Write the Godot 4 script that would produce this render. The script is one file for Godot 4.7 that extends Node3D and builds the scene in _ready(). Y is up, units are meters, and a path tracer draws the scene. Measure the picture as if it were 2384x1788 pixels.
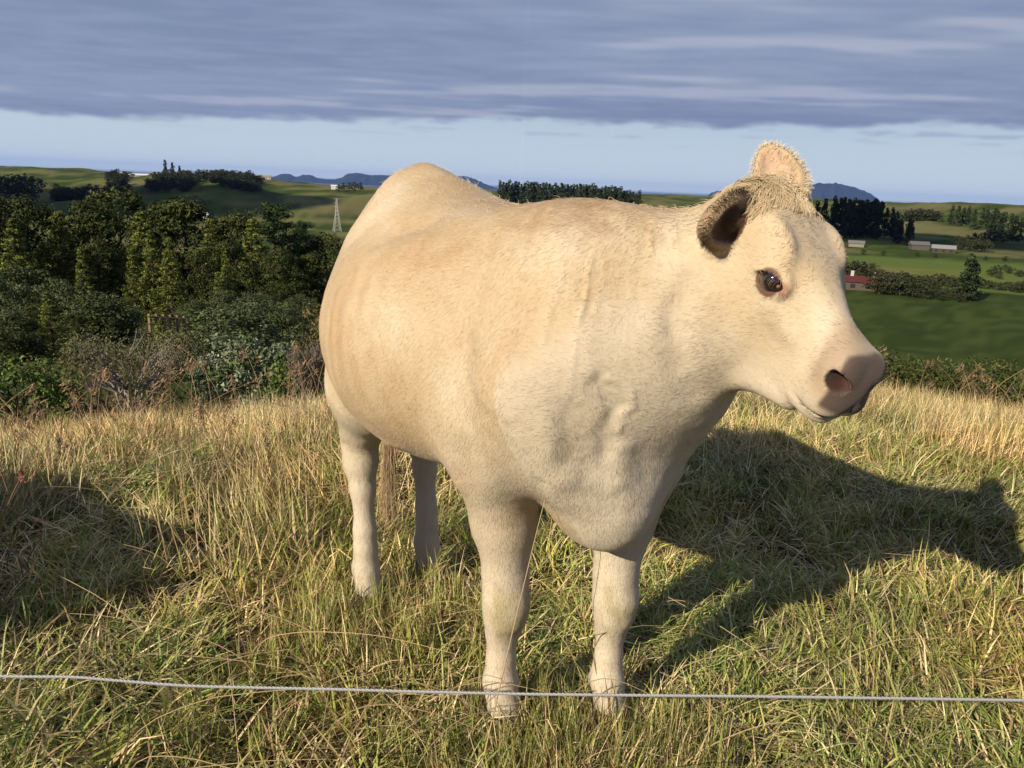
extends Node3D
# A cream cow in long grass on a hilltop; bush, pasture, sea and islands behind. Metres, y up, the camera looks along -z.

const EYE := Vector3(0.0, 1.42, 0.0)
const TO_SUN := Vector3(-0.606, 0.454, 0.653)

var materials := {}
var names_used := {}
var rough_noise := FastNoiseLite.new()
var fine_noise := FastNoiseLite.new()
var sway_noise := FastNoiseLite.new()
var lap := 0

func stage(what: String) -> void:
	var now := Time.get_ticks_msec()
	print(what, " ", now - lap)
	lap = now

func _ready() -> void:
	lap = Time.get_ticks_msec()
	rough_noise.seed = 11
	rough_noise.frequency = 1.0
	rough_noise.fractal_octaves = 4
	fine_noise.seed = 23
	fine_noise.frequency = 1.0
	fine_noise.fractal_octaves = 2
	sway_noise.seed = 37
	sway_noise.frequency = 1.0
	sway_noise.fractal_octaves = 1
	build_view()
	build_sky()
	stage("sky")
	build_terrain()
	build_sea()
	build_clouds()
	stage("terrain")
	build_far()
	build_forest()
	build_shrubs()
	stage("trees")
	build_cows()
	stage("cow")
	build_wire()
	build_grass()
	build_stalks()
	stage("grass")

# ---------------------------------------------------------------- camera, light, sky
func build_view() -> void:
	var camera := Camera3D.new()
	camera.name = "camera"
	add_child(camera)
	camera.fov = 52.0
	camera.near = 0.05
	camera.far = 120000.0
	camera.position = EYE
	camera.basis = Basis(Vector3.RIGHT, deg_to_rad(-14.07)) * Basis(Vector3.BACK, deg_to_rad(2.3))
	camera.current = true
	var sun := DirectionalLight3D.new()
	sun.name = "sun"
	add_child(sun)
	sun.light_energy = 1.55
	sun.light_color = Color(1.0, 0.94, 0.83)
	sun.light_angular_distance = 0.5
	sun.shadow_enabled = true
	sun.look_at_from_position(Vector3.ZERO, -TO_SUN)

func build_sky() -> void:
	var e := Environment.new()
	e.background_mode = Environment.BG_SKY
	e.tonemap_mode = Environment.TONE_MAPPER_LINEAR
	e.tonemap_exposure = 1.55
	e.background_energy_multiplier = 0.72
	e.sdfgi_enabled = true
	e.ssao_enabled = true
	e.ssil_enabled = true
	e.fog_enabled = true
	e.fog_density = 0.000017
	e.fog_light_color = Color(0.48, 0.66, 1.0)
	e.sky = Sky.new()
	var sm := PanoramaSkyMaterial.new()
	sm.panorama = ImageTexture.create_from_image(sky_picture())
	e.sky.sky_material = sm
	var we := WorldEnvironment.new()
	we.name = "air"
	we.environment = e
	add_child(we)

func sky_colour(az: float, el: float) -> Color:
	# az in radians from straight ahead, el in radians; linear light
	var deg := rad_to_deg(el)
	var low := Color(0.56, 0.635, 0.70)
	var high := Color(0.40, 0.51, 0.62)
	var air := low.lerp(high, clampf(deg / 5.5, 0.0, 1.0))
	if deg < 0.0:
		return Color(0.12, 0.13, 0.13).lerp(low, clampf(1.0 + deg / 1.5, 0.0, 1.0))
	var s := 1.0 / maxf(sin(el), 0.035)
	var x := sin(az) * cos(el) * s
	var z := -cos(az) * cos(el) * s
	var along := rough_noise.get_noise_2d(x * 0.10 + 3.0, z * 0.26)
	var broad := rough_noise.get_noise_2d(x * 0.045 - 9.0, z * 0.08 + 5.0)
	var fine := fine_noise.get_noise_2d(x * 0.55, z * 1.3 + 2.0)
	var edge := 4.55 - 2.9 * maxf(sin(az), 0.0) + sway_noise.get_noise_2d(az * 5.0, 3.0) * 0.22 + rough_noise.get_noise_2d(az * 16.0, deg * 1.1) * 0.30
	var cover := smoothstep(edge - 0.18, edge + 0.30, deg)
	# wisps below the deck
	cover = maxf(cover, smoothstep(0.24, 0.5, rough_noise.get_noise_2d(az * 7.0 + 20.0, deg * 1.6)) * smoothstep(2.6, 4.2, deg) * 0.4)
	var deck := Color(0.178, 0.225, 0.365).lerp(Color(0.198, 0.255, 0.385), clampf(0.5 + broad * 1.6, 0.0, 1.0))
	var ripple := fine_noise.get_noise_2d(x * 1.5 + 7.0, z * 3.1) * smoothstep(14.0, 8.0, s)
	var lift := clampf(0.30 + along * 0.55 + broad * 0.5 + fine * 0.34 + ripple * 0.34, 0.0, 1.0)
	deck = deck.lerp(Color(0.335, 0.385, 0.51), lift * 0.6)
	var glint := smoothstep(0.40, 0.66, along + fine * 0.35 + 0.15)
	deck = deck.lerp(Color(0.46, 0.48, 0.58), glint * 0.42)
	return air.lerp(deck, cover)

func sky_part(w: int, top: float, bottom: float, h: int) -> Image:
	var bytes := PackedByteArray()
	bytes.resize(w * h * 3)
	var at := 0
	for j in h:
		var el := lerpf(top, bottom, (j + 0.5) / h)
		for i in w:
			var c := sky_colour(((i + 0.5) / w - 0.5) * TAU, el).linear_to_srgb()
			bytes[at] = clampi(int(c.r * 255.0 + 0.5), 0, 255)
			bytes[at + 1] = clampi(int(c.g * 255.0 + 0.5), 0, 255)
			bytes[at + 2] = clampi(int(c.b * 255.0 + 0.5), 0, 255)
			at += 3
	return Image.create_from_data(w, h, false, Image.FORMAT_RGB8, bytes)

func sky_picture() -> Image:
	# one formula for the whole sky: the low part, where clouds are thin streaks, is computed more finely
	var sky := sky_part(512, PI / 2, -PI / 2, 256)
	sky.resize(3072, 1536, Image.INTERPOLATE_CUBIC)
	var rows := int(1536 * 23.0 / 180.0)
	var y0 := 768 - int(1536 * 20.0 / 180.0)
	var strip := sky_part(1536, PI / 2 - PI * y0 / 1536.0, PI / 2 - PI * (y0 + rows) / 1536.0, rows)
	strip.resize(3072, rows, Image.INTERPOLATE_CUBIC)
	sky.blit_rect(strip, Rect2i(0, 0, 3072, rows), Vector2i(0, y0))
	return sky

# ---------------------------------------------------------------- helpers
func mat(called: String, colour := Color(0.5, 0.5, 0.5), rough := 0.85, vertex := false) -> StandardMaterial3D:
	if materials.has(called):
		return materials[called]
	var m := StandardMaterial3D.new()
	m.resource_name = called
	m.albedo_color = (colour * Color(0.74, 0.74, 0.74)).linear_to_srgb()
	m.roughness = rough
	m.metallic_specular = 0.35
	m.vertex_color_use_as_albedo = vertex
	materials[called] = m
	return m

func numbered(called: String) -> String:
	var n: int = names_used.get(called, 0)
	names_used[called] = n + 1
	return called if n == 0 else "%s_%03d" % [called, n]

func tag(o: Node, label: String, category: String, group := "") -> void:
	o.set_meta("label", label)
	o.set_meta("category", category)
	if group:
		o.set_meta("group", group)

func thing(called: String, label: String, category: String, at := Vector3.ZERO, turn := 0.0, group := "") -> Node3D:
	var o := Node3D.new()
	o.name = numbered(called)
	add_child(o)
	o.position = at
	o.rotation.y = turn
	tag(o, label, category, group)
	return o

func part(called: String, mesh: Mesh, m: Material, parent: Node) -> MeshInstance3D:
	var o := MeshInstance3D.new()
	o.name = called if parent != self else numbered(called)
	o.mesh = mesh
	o.material_override = m
	parent.add_child(o, true)
	return o

func structure(called: String, mesh: Mesh, m: Material) -> MeshInstance3D:
	var o := part(called, mesh, m, self)
	o.set_meta("kind", "structure")
	return o

func copy_of(o: Node3D, at: Vector3, turn: float, size := 1.0, label := "") -> Node3D:
	var c: Node3D = o.duplicate()
	var base := String(o.name).rstrip("0123456789").trim_suffix("_")
	c.name = numbered(base)
	add_child(c)
	c.position = at
	c.rotation = Vector3(0, turn, 0)
	c.scale = Vector3.ONE * size
	if label:
		c.set_meta("label", label)
	return c

func array_mesh(points: PackedVector3Array, tri: PackedInt32Array, normals := PackedVector3Array(), colours := PackedColorArray(), uv := PackedVector2Array()) -> ArrayMesh:
	var a := []
	a.resize(Mesh.ARRAY_MAX)
	a[Mesh.ARRAY_VERTEX] = points
	a[Mesh.ARRAY_INDEX] = tri
	if normals.size():
		a[Mesh.ARRAY_NORMAL] = normals
	if colours.size():
		a[Mesh.ARRAY_COLOR] = colours
	if uv.size():
		a[Mesh.ARRAY_TEX_UV] = uv
	var m := ArrayMesh.new()
	m.add_surface_from_arrays(Mesh.PRIMITIVE_TRIANGLES, a)
	return m

class Solid:
	# collects boxes, tubes and sheets into one mesh
	var points := PackedVector3Array()
	var normals := PackedVector3Array()
	var colours := PackedColorArray()
	var tri := PackedInt32Array()
	var tint := Color.WHITE
	func corner(p: Vector3, n: Vector3) -> int:
		points.append(p)
		normals.append(n)
		colours.append(tint)
		return points.size() - 1
	func quad(a: Vector3, b: Vector3, c: Vector3, d: Vector3) -> void:
		var n := (c - a).cross(b - a).normalized()
		var i := corner(a, n)
		corner(b, n)
		corner(c, n)
		corner(d, n)
		tri.append_array([i, i + 1, i + 2, i, i + 2, i + 3])
	func leaf(a: Vector3, b: Vector3, c: Vector3, n: Vector3) -> void:
		var i := corner(a, n)
		corner(b, n)
		corner(c, n)
		tri.append_array([i, i + 1, i + 2] if (c - a).cross(b - a).dot(n) > 0.0 else [i, i + 2, i + 1])
	func box(lo: Vector3, hi: Vector3) -> void:
		var p := func(x: int, y: int, z: int) -> Vector3: return Vector3(hi.x if x else lo.x, hi.y if y else lo.y, hi.z if z else lo.z)
		quad(p.call(0, 0, 1), p.call(0, 1, 1), p.call(1, 1, 1), p.call(1, 0, 1))
		quad(p.call(1, 0, 0), p.call(1, 1, 0), p.call(0, 1, 0), p.call(0, 0, 0))
		quad(p.call(0, 0, 0), p.call(0, 1, 0), p.call(0, 1, 1), p.call(0, 0, 1))
		quad(p.call(1, 0, 1), p.call(1, 1, 1), p.call(1, 1, 0), p.call(1, 0, 0))
		quad(p.call(0, 1, 1), p.call(0, 1, 0), p.call(1, 1, 0), p.call(1, 1, 1))
		quad(p.call(0, 0, 0), p.call(0, 0, 1), p.call(1, 0, 1), p.call(1, 0, 0))
	func tube(path: PackedVector3Array, radii: PackedFloat32Array, sides := 6) -> void:
		var first := points.size()
		for i in path.size():
			var along := (path[mini(i + 1, path.size() - 1)] - path[maxi(i - 1, 0)]).normalized()
			var u := along.cross(Vector3(0.31, 0.2, 0.93)).normalized()
			var v := along.cross(u)
			for s in sides:
				var a := TAU * s / sides
				var n := u * cos(a) + v * sin(a)
				corner(path[i] + n * radii[i], n)
		for i in path.size() - 1:
			for s in sides:
				var a := first + i * sides + s
				var b := first + i * sides + (s + 1) % sides
				tri.append_array([a, a + sides, b + sides, a, b + sides, b])
	func mesh() -> ArrayMesh:
		var a := []
		a.resize(Mesh.ARRAY_MAX)
		a[Mesh.ARRAY_VERTEX] = points
		a[Mesh.ARRAY_NORMAL] = normals
		a[Mesh.ARRAY_COLOR] = colours
		a[Mesh.ARRAY_INDEX] = tri
		var m := ArrayMesh.new()
		m.add_surface_from_arrays(Mesh.PRIMITIVE_TRIANGLES, a)
		return m

func at_angle(az: float, r: float) -> Vector3:
	# a place on the ground, by bearing in degrees and distance from the gate where one stands
	var a := deg_to_rad(az)
	return on_ground(sin(a) * r, -cos(a) * r)

func on_ground(x: float, z: float) -> Vector3:
	return Vector3(x, land(x, z), z)
# ---------------------------------------------------------------- land, sea, clouds
const LAND_AZ := [-180.0, -60.0, -32.0, -20.0, -10.0, 0.0, 10.0, 20.0, 32.0, 60.0, 180.0]
const LAND_R := [0.0, 7.0, 15.0, 45.0, 70.0, 110.0, 150.0, 250.0, 450.0, 790.0, 1050.0, 1300.0, 1600.0, 2300.0, 4200.0, 6500.0, 9000.0]
const LAND_Y := [
	[0, 0, 0, -0.5, -1, -2, -4, -8, -12, -20, -20, -20, -25, -40, -60, -80, -120],
	[0, -0.5, -2.2, -6.4, -9.0, -14, -22, -36, -44, -46, -38, -24, -8, -10, -50, -95, -140],
	[0, -0.75, -2.7, -6.4, -10.0, -16, -26, -40, -48, -48, -36, -20, -4, -6, -60, -105, -140],
	[0, -0.75, -2.8, -6.6, -10.0, -16, -26, -42, -52, -46, -27, -3, -5, -16, -70, -110, -140],
	[0, -0.7, -2.8, -6.8, -10.5, -17, -26, -42, -54, -48, -24, -9.5, -16, -50, -85, -120, -140],
	[0, -0.6, -2.8, -7.2, -12.0, -18, -25, -34, -42, -40, -24, -12, -10, -26, -80, -120, -140],
	[0, -0.4, -2.6, -8.6, -13.5, -20, -25, -28, -34, -32, -22, -12, -7, -16, -60, -110, -140],
	[0, -0.3, -2.5, -9.2, -14.5, -20.5, -24.5, -25.5, -27, -25, -16, -7, -3, -8, -40, -100, -140],
	[0, -0.3, -2.5, -9.2, -14.5, -20.5, -24.5, -25.5, -27, -24, -13, -2.5, 2, 0, -30, -90, -140],
	[0, -0.3, -2.4, -9.0, -14.0, -19, -23, -25, -26, -22, -12, -2, 4, 2, -30, -90, -140],
	[0, 0, 0, -0.5, -1, -2, -4, -8, -12, -20, -20, -20, -25, -40, -60, -80, -120]]
var land_log: PackedFloat32Array

func land_row(row: int, lr: float) -> float:
	var i := 0
	while i < LAND_R.size() - 2 and lr > land_log[i + 1]:
		i += 1
	var h: float = land_log[i + 1] - land_log[i]
	var s := clampf((lr - land_log[i]) / h, 0.0, 1.0)
	var ys: Array = LAND_Y[row]
	var a := maxi(i - 1, 0)
	var b := mini(i + 2, LAND_R.size() - 1)
	var m0: float = (ys[i + 1] - ys[a]) / (land_log[i + 1] - land_log[a])
	var m1: float = (ys[b] - ys[i]) / (land_log[b] - land_log[i])
	return (2 * s * s * s - 3 * s * s + 1) * ys[i] + (s * s * s - 2 * s * s + s) * h * m0 + (3 * s * s - 2 * s * s * s) * ys[i + 1] + (s * s * s - s * s) * h * m1

func land(x: float, z: float) -> float:
	if land_log.is_empty():
		for r in LAND_R:
			land_log.append(log(1.0 + r * 0.4))
	var r := sqrt(x * x + z * z)
	var az := rad_to_deg(atan2(x, -z))
	var k := 0
	while k < LAND_AZ.size() - 2 and az > LAND_AZ[k + 1]:
		k += 1
	var t := smoothstep(LAND_AZ[k], LAND_AZ[k + 1], az)
	var lr := log(1.0 + r * 0.4)
	var y := lerpf(land_row(k, lr), land_row(k + 1, lr), t)
	if r < 5.0:
		y *= smoothstep(3.4, 7.0, r)
	elif r < 7.0:
		y *= smoothstep(3.4, 7.0, r)
	if r < 40.0:
		# tussocks and hoof hollows, trodden flatter where she stands
		var calm := (1.0 - smoothstep(14.0, 40.0, r)) * lerpf(0.3, 1.0, smoothstep(0.5, 1.3, Vector2(x + 0.1, z + 2.1).length()))
		y += (rough_noise.get_noise_2d(x * 0.9, z * 0.9) * 0.07 + fine_noise.get_noise_2d(x * 3.1, z * 3.1) * 0.035) * calm
	if r > 12.0:
		y += rough_noise.get_noise_2d(x * 0.03, z * 0.03) * 0.9 * smoothstep(12.0, 60.0, r)
	if r > 300.0:
		var hill := smoothstep(300.0, 1200.0, r)
		y += (rough_noise.get_noise_2d(x * 0.0035 + 7.0, z * 0.0035) * 10.0 + rough_noise.get_noise_2d(x * 0.011, z * 0.011) * 3.0) * hill
	return y

func field_colour(x: float, z: float, y: float) -> Color:
	var r := sqrt(x * x + z * z)
	var az := rad_to_deg(atan2(x, -z))
	var patch := rough_noise.get_noise_2d(x * 0.012 + 40.0, z * 0.012)
	var mottle := fine_noise.get_noise_2d(x * 0.12, z * 0.12)
	if r < 9.0:
		return Color(0.055, 0.045, 0.022).lerp(Color(0.11, 0.085, 0.045), clampf(0.5 + fine_noise.get_noise_2d(x * 2.0, z * 2.0), 0.0, 1.0))
	var lush := Color(0.047, 0.070, 0.015)
	var fair := Color(0.12, 0.165, 0.036)
	var dry := Color(0.21, 0.18, 0.085)
	var c := lush.lerp(fair, clampf(0.35 + patch * 1.3 + mottle * 0.35, 0.0, 1.0))
	if r < 100.0:
		c = Color(0.10, 0.085, 0.035).lerp(Color(0.055, 0.075, 0.022), clampf(0.45 + patch + mottle, 0.0, 1.0))
		return c.lerp(lush, 1.0 if az > 5.0 and r > 62.0 + mottle * 20.0 else 0.0)
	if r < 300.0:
		return (lush * 0.8).lerp(Color(0.066, 0.092, 0.022), clampf(0.4 + mottle * 1.5 + fine_noise.get_noise_2d(x * 0.35, z * 0.35) * 0.9 + patch * 0.6, 0.0, 1.0))  # cloud shade over the near paddock is put into this dark green
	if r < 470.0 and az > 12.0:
		# sunlit strip of paddock before the farmhouse, the sunlight put into its colour
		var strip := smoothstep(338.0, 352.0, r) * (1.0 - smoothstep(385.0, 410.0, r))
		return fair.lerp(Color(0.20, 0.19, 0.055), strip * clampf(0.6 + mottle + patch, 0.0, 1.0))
	var bare := smoothstep(0.02, 0.28, patch + rough_noise.get_noise_2d(x * 0.004, z * 0.004 + 11.0) * 0.9 + 0.10)
	return c.lerp(dry.lerp(Color(0.24, 0.19, 0.10), clampf(0.5 + mottle * 1.5, 0.0, 1.0)), bare * 0.55)

func build_terrain() -> void:
	var angles := PackedFloat32Array()
	var a := -180.0
	while a < 179.9:
		angles.append(a)
		a += 0.5 if a >= -46.0 and a < 46.0 else (2.0 if absf(a) < 70.0 else 10.0)
	var rings := PackedFloat32Array()
	var r := 0.25
	while r < 9000.0:
		rings.append(r)
		r *= 1.035 if r > 12.0 else 1.03
	var points := PackedVector3Array([Vector3(0, land(0, 0), 0)])
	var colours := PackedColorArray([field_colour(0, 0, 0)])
	var tri := PackedInt32Array()
	var n := angles.size()
	for i in rings.size():
		for j in n:
			var t := deg_to_rad(angles[j])
			var p := on_ground(sin(t) * rings[i], -cos(t) * rings[i])
			points.append(p)
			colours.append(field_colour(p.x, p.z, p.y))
	for j in n:
		tri.append_array([0, 1 + j, 1 + (j + 1) % n])
	for i in rings.size() - 1:
		for j in n:
			var p := 1 + i * n + j
			var q := 1 + i * n + (j + 1) % n
			tri.append_array([p, p + n, q + n, p, q + n, q])
	var m := mat("pasture", Color.WHITE, 0.95, true)
	m.metallic_specular = 0.15
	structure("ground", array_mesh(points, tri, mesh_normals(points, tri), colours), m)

func build_sea() -> void:
	var m := mat("sea water", Color(0.012, 0.03, 0.07), 0.35)
	m.metallic_specular = 0.5
	var points := PackedVector3Array([Vector3(0, -92, 0)])
	var tri := PackedInt32Array()
	var rings := [1500.0, 6000.0, 15000.0, 34000.0]
	for r in rings:
		for j in 96:
			points.append(Vector3(sin(TAU * j / 96) * r, -92, -cos(TAU * j / 96) * r))
	for j in 96:
		tri.append_array([0, 1 + j, 1 + (j + 1) % 96])
	for i in rings.size() - 1:
		for j in 96:
			var p := 1 + i * 96 + j
			var q := 1 + i * 96 + (j + 1) % 96
			tri.append_array([p, p + 96, q + 96, p, q + 96, q])
	structure("sea", array_mesh(points, tri, mesh_normals(points, tri)), m)
	# islands: bearing from, bearing to, distance, crest heights above the sea along the way
	var rock := mat("island bush and rock", Color(0.022, 0.035, 0.045), 0.95)
	island(-17.4, -7.5, 20000.0, [0, 110, 185, 200, 130, 190, 185, 115, 105, 105, 150, 270, 290, 278, 255, 258, 268, 280, 285, 280, 0], rock)
	island(-8.2, -1.3, 21500.0, [0, 330, 400, 415, 405, 395, 380, 360, 330, 310, 325, 345, 320, 275, 215, 150, 100, 50, 0], rock)
	island(12.8, 24.2, 19000.0, [0, 150, 205, 235, 240, 225, 235, 260, 270, 285, 305, 335, 365, 400, 430, 460, 480, 480, 455, 410, 355, 290, 190, 0], rock)

func island(az0: float, az1: float, r: float, crest: Array, m: Material) -> void:
	var points := PackedVector3Array()
	var tri := PackedInt32Array()
	var steps := 90
	var across := 9
	for i in steps + 1:
		var u := float(i) / steps * (crest.size() - 1)
		var k := mini(int(u), crest.size() - 2)
		var top := lerpf(crest[k], crest[k + 1], smoothstep(0.0, 1.0, u - k))
		var az := deg_to_rad(lerpf(az0, az1, float(i) / steps))
		top *= 0.92 + 0.05 * rough_noise.get_noise_2d(i * 0.23, r * 0.01)
		for j in across:
			var t := float(j) / (across - 1) * 2.0 - 1.0
			var rr := r + t * 1300.0 + rough_noise.get_noise_2d(i * 0.2, j * 0.5) * 200.0
			var y := -94.0 + top * pow(maxf(1.0 - absf(t), 0.0), 0.7) * (1.0 + 0.05 * rough_noise.get_noise_2d(i * 0.4 + 50.0, j * 0.9))
			points.append(Vector3(sin(az) * rr, y, -cos(az) * rr))
	for i in steps:
		for j in across - 1:
			var p := i * across + j
			tri.append_array([p, p + 1, p + across + 1, p, p + across + 1, p + across])
	structure("island", array_mesh(points, tri, mesh_normals(points, tri)), m)

func build_clouds() -> void:
	# unseen clouds behind the camera, added to shade parts of the far slopes
	var m := mat("cloud vapour", Color(0.8, 0.8, 0.82), 1.0)
	m.metallic_specular = 0.0
	var spots := [
		[at_angle(-26.5, 1040.0), Vector3(230, 25, 150), -20.0, "unseen grey cloud added to shade the dark wooded ridge"],
		[at_angle(24.0, 690.0), Vector3(240, 25, 90), 24.0, "unseen grey cloud added to shade the wooded slope behind the farmhouse"]]
	for s in spots:
		var o := thing("cloud", s[3], "cloud", s[0] + TO_SUN * 1800.0, deg_to_rad(-s[2]))
		var points := PackedVector3Array()
		var tri := PackedInt32Array()
		var size: Vector3 = s[1]
		for i in 25:
			for j in 49:
				var th := PI * i / 24.0
				var ph := TAU * j / 48.0
				var d := Vector3(sin(th) * cos(ph), cos(th), sin(th) * sin(ph))
				var f := 1.0 + 0.35 * rough_noise.get_noise_3dv(d * 1.4 + size * 0.01) + 0.12 * fine_noise.get_noise_3dv(d * 5.0)
				points.append(d * f * size)
		for i in 24:
			for j in 48:
				var p := i * 49 + j
				tri.append_array([p, p + 49, p + 50, p, p + 50, p + 1])
		part("billow", array_mesh(points, tri, mesh_normals(points, tri)), m, o)
# ---------------------------------------------------------------- trees and shrubs
func leaf_cloud(s: Solid, rng: RandomNumberGenerator, clumps: Array, each: int, length: float, wide: float, tones: Array, flutter := 0.55, shell := 0.55) -> void:
	# clumps: [centre, radii]; leaf-sized faces lie round each clump like shingles, some loose
	for c in clumps:
		var centre: Vector3 = c[0]
		var radii: Vector3 = c[1]
		var own: Color = tones[rng.randi() % tones.size()]
		own = own * rng.randf_range(0.75, 1.2)
		for k in each:
			var d := Vector3(rng.randfn(), rng.randfn(), rng.randfn()).normalized()
			var p := centre + d * radii * lerpf(shell, 1.08, sqrt(rng.randf()))
			var n := (d + Vector3(rng.randfn(), rng.randfn() + 0.3, rng.randfn()) * flutter).normalized()
			var a := n.cross(Vector3(rng.randfn(), rng.randfn(), rng.randfn())).normalized()
			var b := n.cross(a)
			var l := length * rng.randf_range(0.6, 1.3)
			var w := wide * rng.randf_range(0.6, 1.3)
			s.tint = own * rng.randf_range(0.6, 1.4)
			s.leaf(p - a * l * 0.5, p + b * w * 0.5 + n * w * 0.15, p + a * l * 0.5, n)
			s.leaf(p - a * l * 0.5, p + a * l * 0.5, p - b * w * 0.5 + n * w * 0.1, n)

func trunk_tube(s: Solid, rng: RandomNumberGenerator, from: Vector3, to: Vector3, r0: float, r1: float, bend := 0.06) -> void:
	var path := PackedVector3Array()
	var radii := PackedFloat32Array()
	var side := Vector3(rng.randfn(), 0.2 * rng.randfn(), rng.randfn()) * from.distance_to(to) * bend
	for i in 6:
		var t := i / 5.0
		path.append(from.lerp(to, t) + side * sin(t * PI))
		radii.append(lerpf(r0, r1, t))
	s.tube(path, radii, 6)

func tree_kind(kind: String, seed_value: int, label: String, group: String) -> Node3D:
	# a tree one unit scaled to its own height in metres; its base stands at the origin
	var rng := RandomNumberGenerator.new()
	rng.seed = seed_value
	var wood := Solid.new()
	var leaves := Solid.new()
	var clumps := []
	var tones := []
	var h := 10.0
	wood.tint = Color(0.07, 0.052, 0.04)
	match kind:
		"conifer":      # narrow cone in drooping tiers
			tones = [Color(0.105, 0.125, 0.027), Color(0.135, 0.15, 0.034), Color(0.075, 0.095, 0.023)]
			trunk_tube(wood, rng, Vector3.ZERO, Vector3(0.1, h * 0.96, 0), 0.22, 0.03, 0.01)
			var y := 0.8
			while y < h:
				var t := y / h
				var reach := 2.4 * pow(1.0 - t, 0.95) + 0.10
				var n := 3 + int(reach * 3.2)
				var spin := rng.randf() * TAU
				for k in n:
					var a := spin + TAU * k / n + rng.randfn() * 0.2
					var rr := reach * rng.randf_range(0.55, 1.05)
					var q := Vector3(cos(a) * rr, y - rr * 0.22 + rng.randfn() * 0.1, sin(a) * rr)
					clumps.append([q, Vector3(0.55, 0.32, 0.55) * rng.randf_range(0.7, 1.2) * (0.5 + 0.6 * (1.0 - t))])
					if k % 2 == 0 and t < 0.8:
						trunk_tube(wood, rng, Vector3(0.1 * t, y, 0), q, 0.05, 0.015)
				y += 0.62 - 0.22 * t
			leaf_cloud(leaves, rng, clumps, 44, 0.30, 0.12, tones, 0.42, 0.5)
		"totara":       # broad irregular crown of billowing tufts
			tones = [Color(0.050, 0.065, 0.017), Color(0.070, 0.080, 0.021), Color(0.028, 0.042, 0.013), Color(0.040, 0.046, 0.016)]
			trunk_tube(wood, rng, Vector3.ZERO, Vector3(0.3, h * 0.8, 0.2), 0.32, 0.08, 0.02)
			for k in 84:
				var t := rng.randf_range(0.03, 1.0)
				var reach := 2.55 * sqrt(maxf(0.03, 1.0 - pow((t - 0.40) / 0.62, 2.0)))
				var a := rng.randf() * TAU
				var rr := reach * sqrt(rng.randf_range(0.35, 1.0))
				var q := Vector3(cos(a) * rr + 0.4 * sin(t * 9.0), t * h * 0.96, sin(a) * rr)
				var s := rng.randf_range(0.65, 1.3)
				clumps.append([q, Vector3(0.95, 0.58, 0.95) * s])
				clumps.append([q + Vector3(cos(a) * 0.6, -0.25, sin(a) * 0.6) * s, Vector3(0.5, 0.36, 0.5) * s])
				if k % 7 == 0:
					trunk_tube(wood, rng, Vector3(0.2, t * h * 0.75, 0.1), q, 0.09, 0.02)
			leaf_cloud(leaves, rng, clumps, 66, 0.30, 0.15, tones, 0.38, 0.72)
		"pine":         # open, wind-shaped, limbs showing, foliage in flat plates
			tones = [Color(0.032, 0.055, 0.02), Color(0.042, 0.065, 0.022), Color(0.025, 0.045, 0.018)]
			trunk_tube(wood, rng, Vector3.ZERO, Vector3(-0.2, h * 0.95, 0.1), 0.3, 0.05, 0.02)
			for k in 46:
				var t := rng.randf_range(0.18, 1.0)
				var reach := 4.2 * pow(1.02 - t, 0.55) * rng.randf_range(0.6, 1.0)
				var a := rng.randf() * TAU
				var root := Vector3(-0.2 * t, t * h * 0.95 - 0.3, 0)
				var tip := root + Vector3(cos(a) * reach, reach * rng.randf_range(0.12, 0.5), sin(a) * reach)
				trunk_tube(wood, rng, root, tip, 0.09, 0.02, 0.1)
				for j in 4:
					var f := 0.45 + 0.19 * j
					clumps.append([root.lerp(tip, f) + Vector3(rng.randfn() * 0.35, rng.randf() * 0.3, rng.randfn() * 0.35), Vector3(0.6, 0.32, 0.6) * rng.randf_range(0.6, 1.15)])
			leaf_cloud(leaves, rng, clumps, 46, 0.30, 0.11, tones, 0.55, 0.45)
		"broadleaf":    # round-headed tree of larger leaves
			tones = [Color(0.07, 0.085, 0.035), Color(0.085, 0.10, 0.05), Color(0.055, 0.075, 0.028)]
			trunk_tube(wood, rng, Vector3.ZERO, Vector3(0.2, h * 0.6, 0), 0.35, 0.12, 0.04)
			for k in 95:
				var d := Vector3(rng.randfn(), rng.randfn(), rng.randfn()).normalized()
				var q := Vector3(0, h * 0.56, 0) + d * Vector3(3.6, 4.0, 3.6) * pow(rng.randf_range(0.35, 1.0), 0.4) * Vector3(1, 1, 1)
				q.y = maxf(q.y, 0.8)
				clumps.append([q, Vector3(1.1, 0.8, 1.1) * rng.randf_range(0.6, 1.2)])
				if k % 8 == 0:
					trunk_tube(wood, rng, Vector3(0.1, h * 0.3, 0), q, 0.12, 0.02)
			leaf_cloud(leaves, rng, clumps, 70, 0.38, 0.19, tones, 0.5, 0.65)
		"far_pine":     # tall shelter tree seen from afar
			tones = [Color(0.022, 0.034, 0.016), Color(0.030, 0.042, 0.018)]
			trunk_tube(wood, rng, Vector3.ZERO, Vector3(0, h * 0.9, 0), 0.25, 0.05, 0.01)
			for k in 44:
				var t := rng.randf_range(0.08, 1.0)
				var reach := 2.3 * pow(1.02 - t, 0.6)
				var a := rng.randf() * TAU
				clumps.append([Vector3(cos(a) * reach * rng.randf(), t * h, sin(a) * reach * rng.randf()), Vector3(0.8, 0.7, 0.8) * rng.randf_range(0.6, 1.1)])
			leaf_cloud(leaves, rng, clumps, 16, 0.75, 0.5, tones, 0.5, 0.6)
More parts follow.
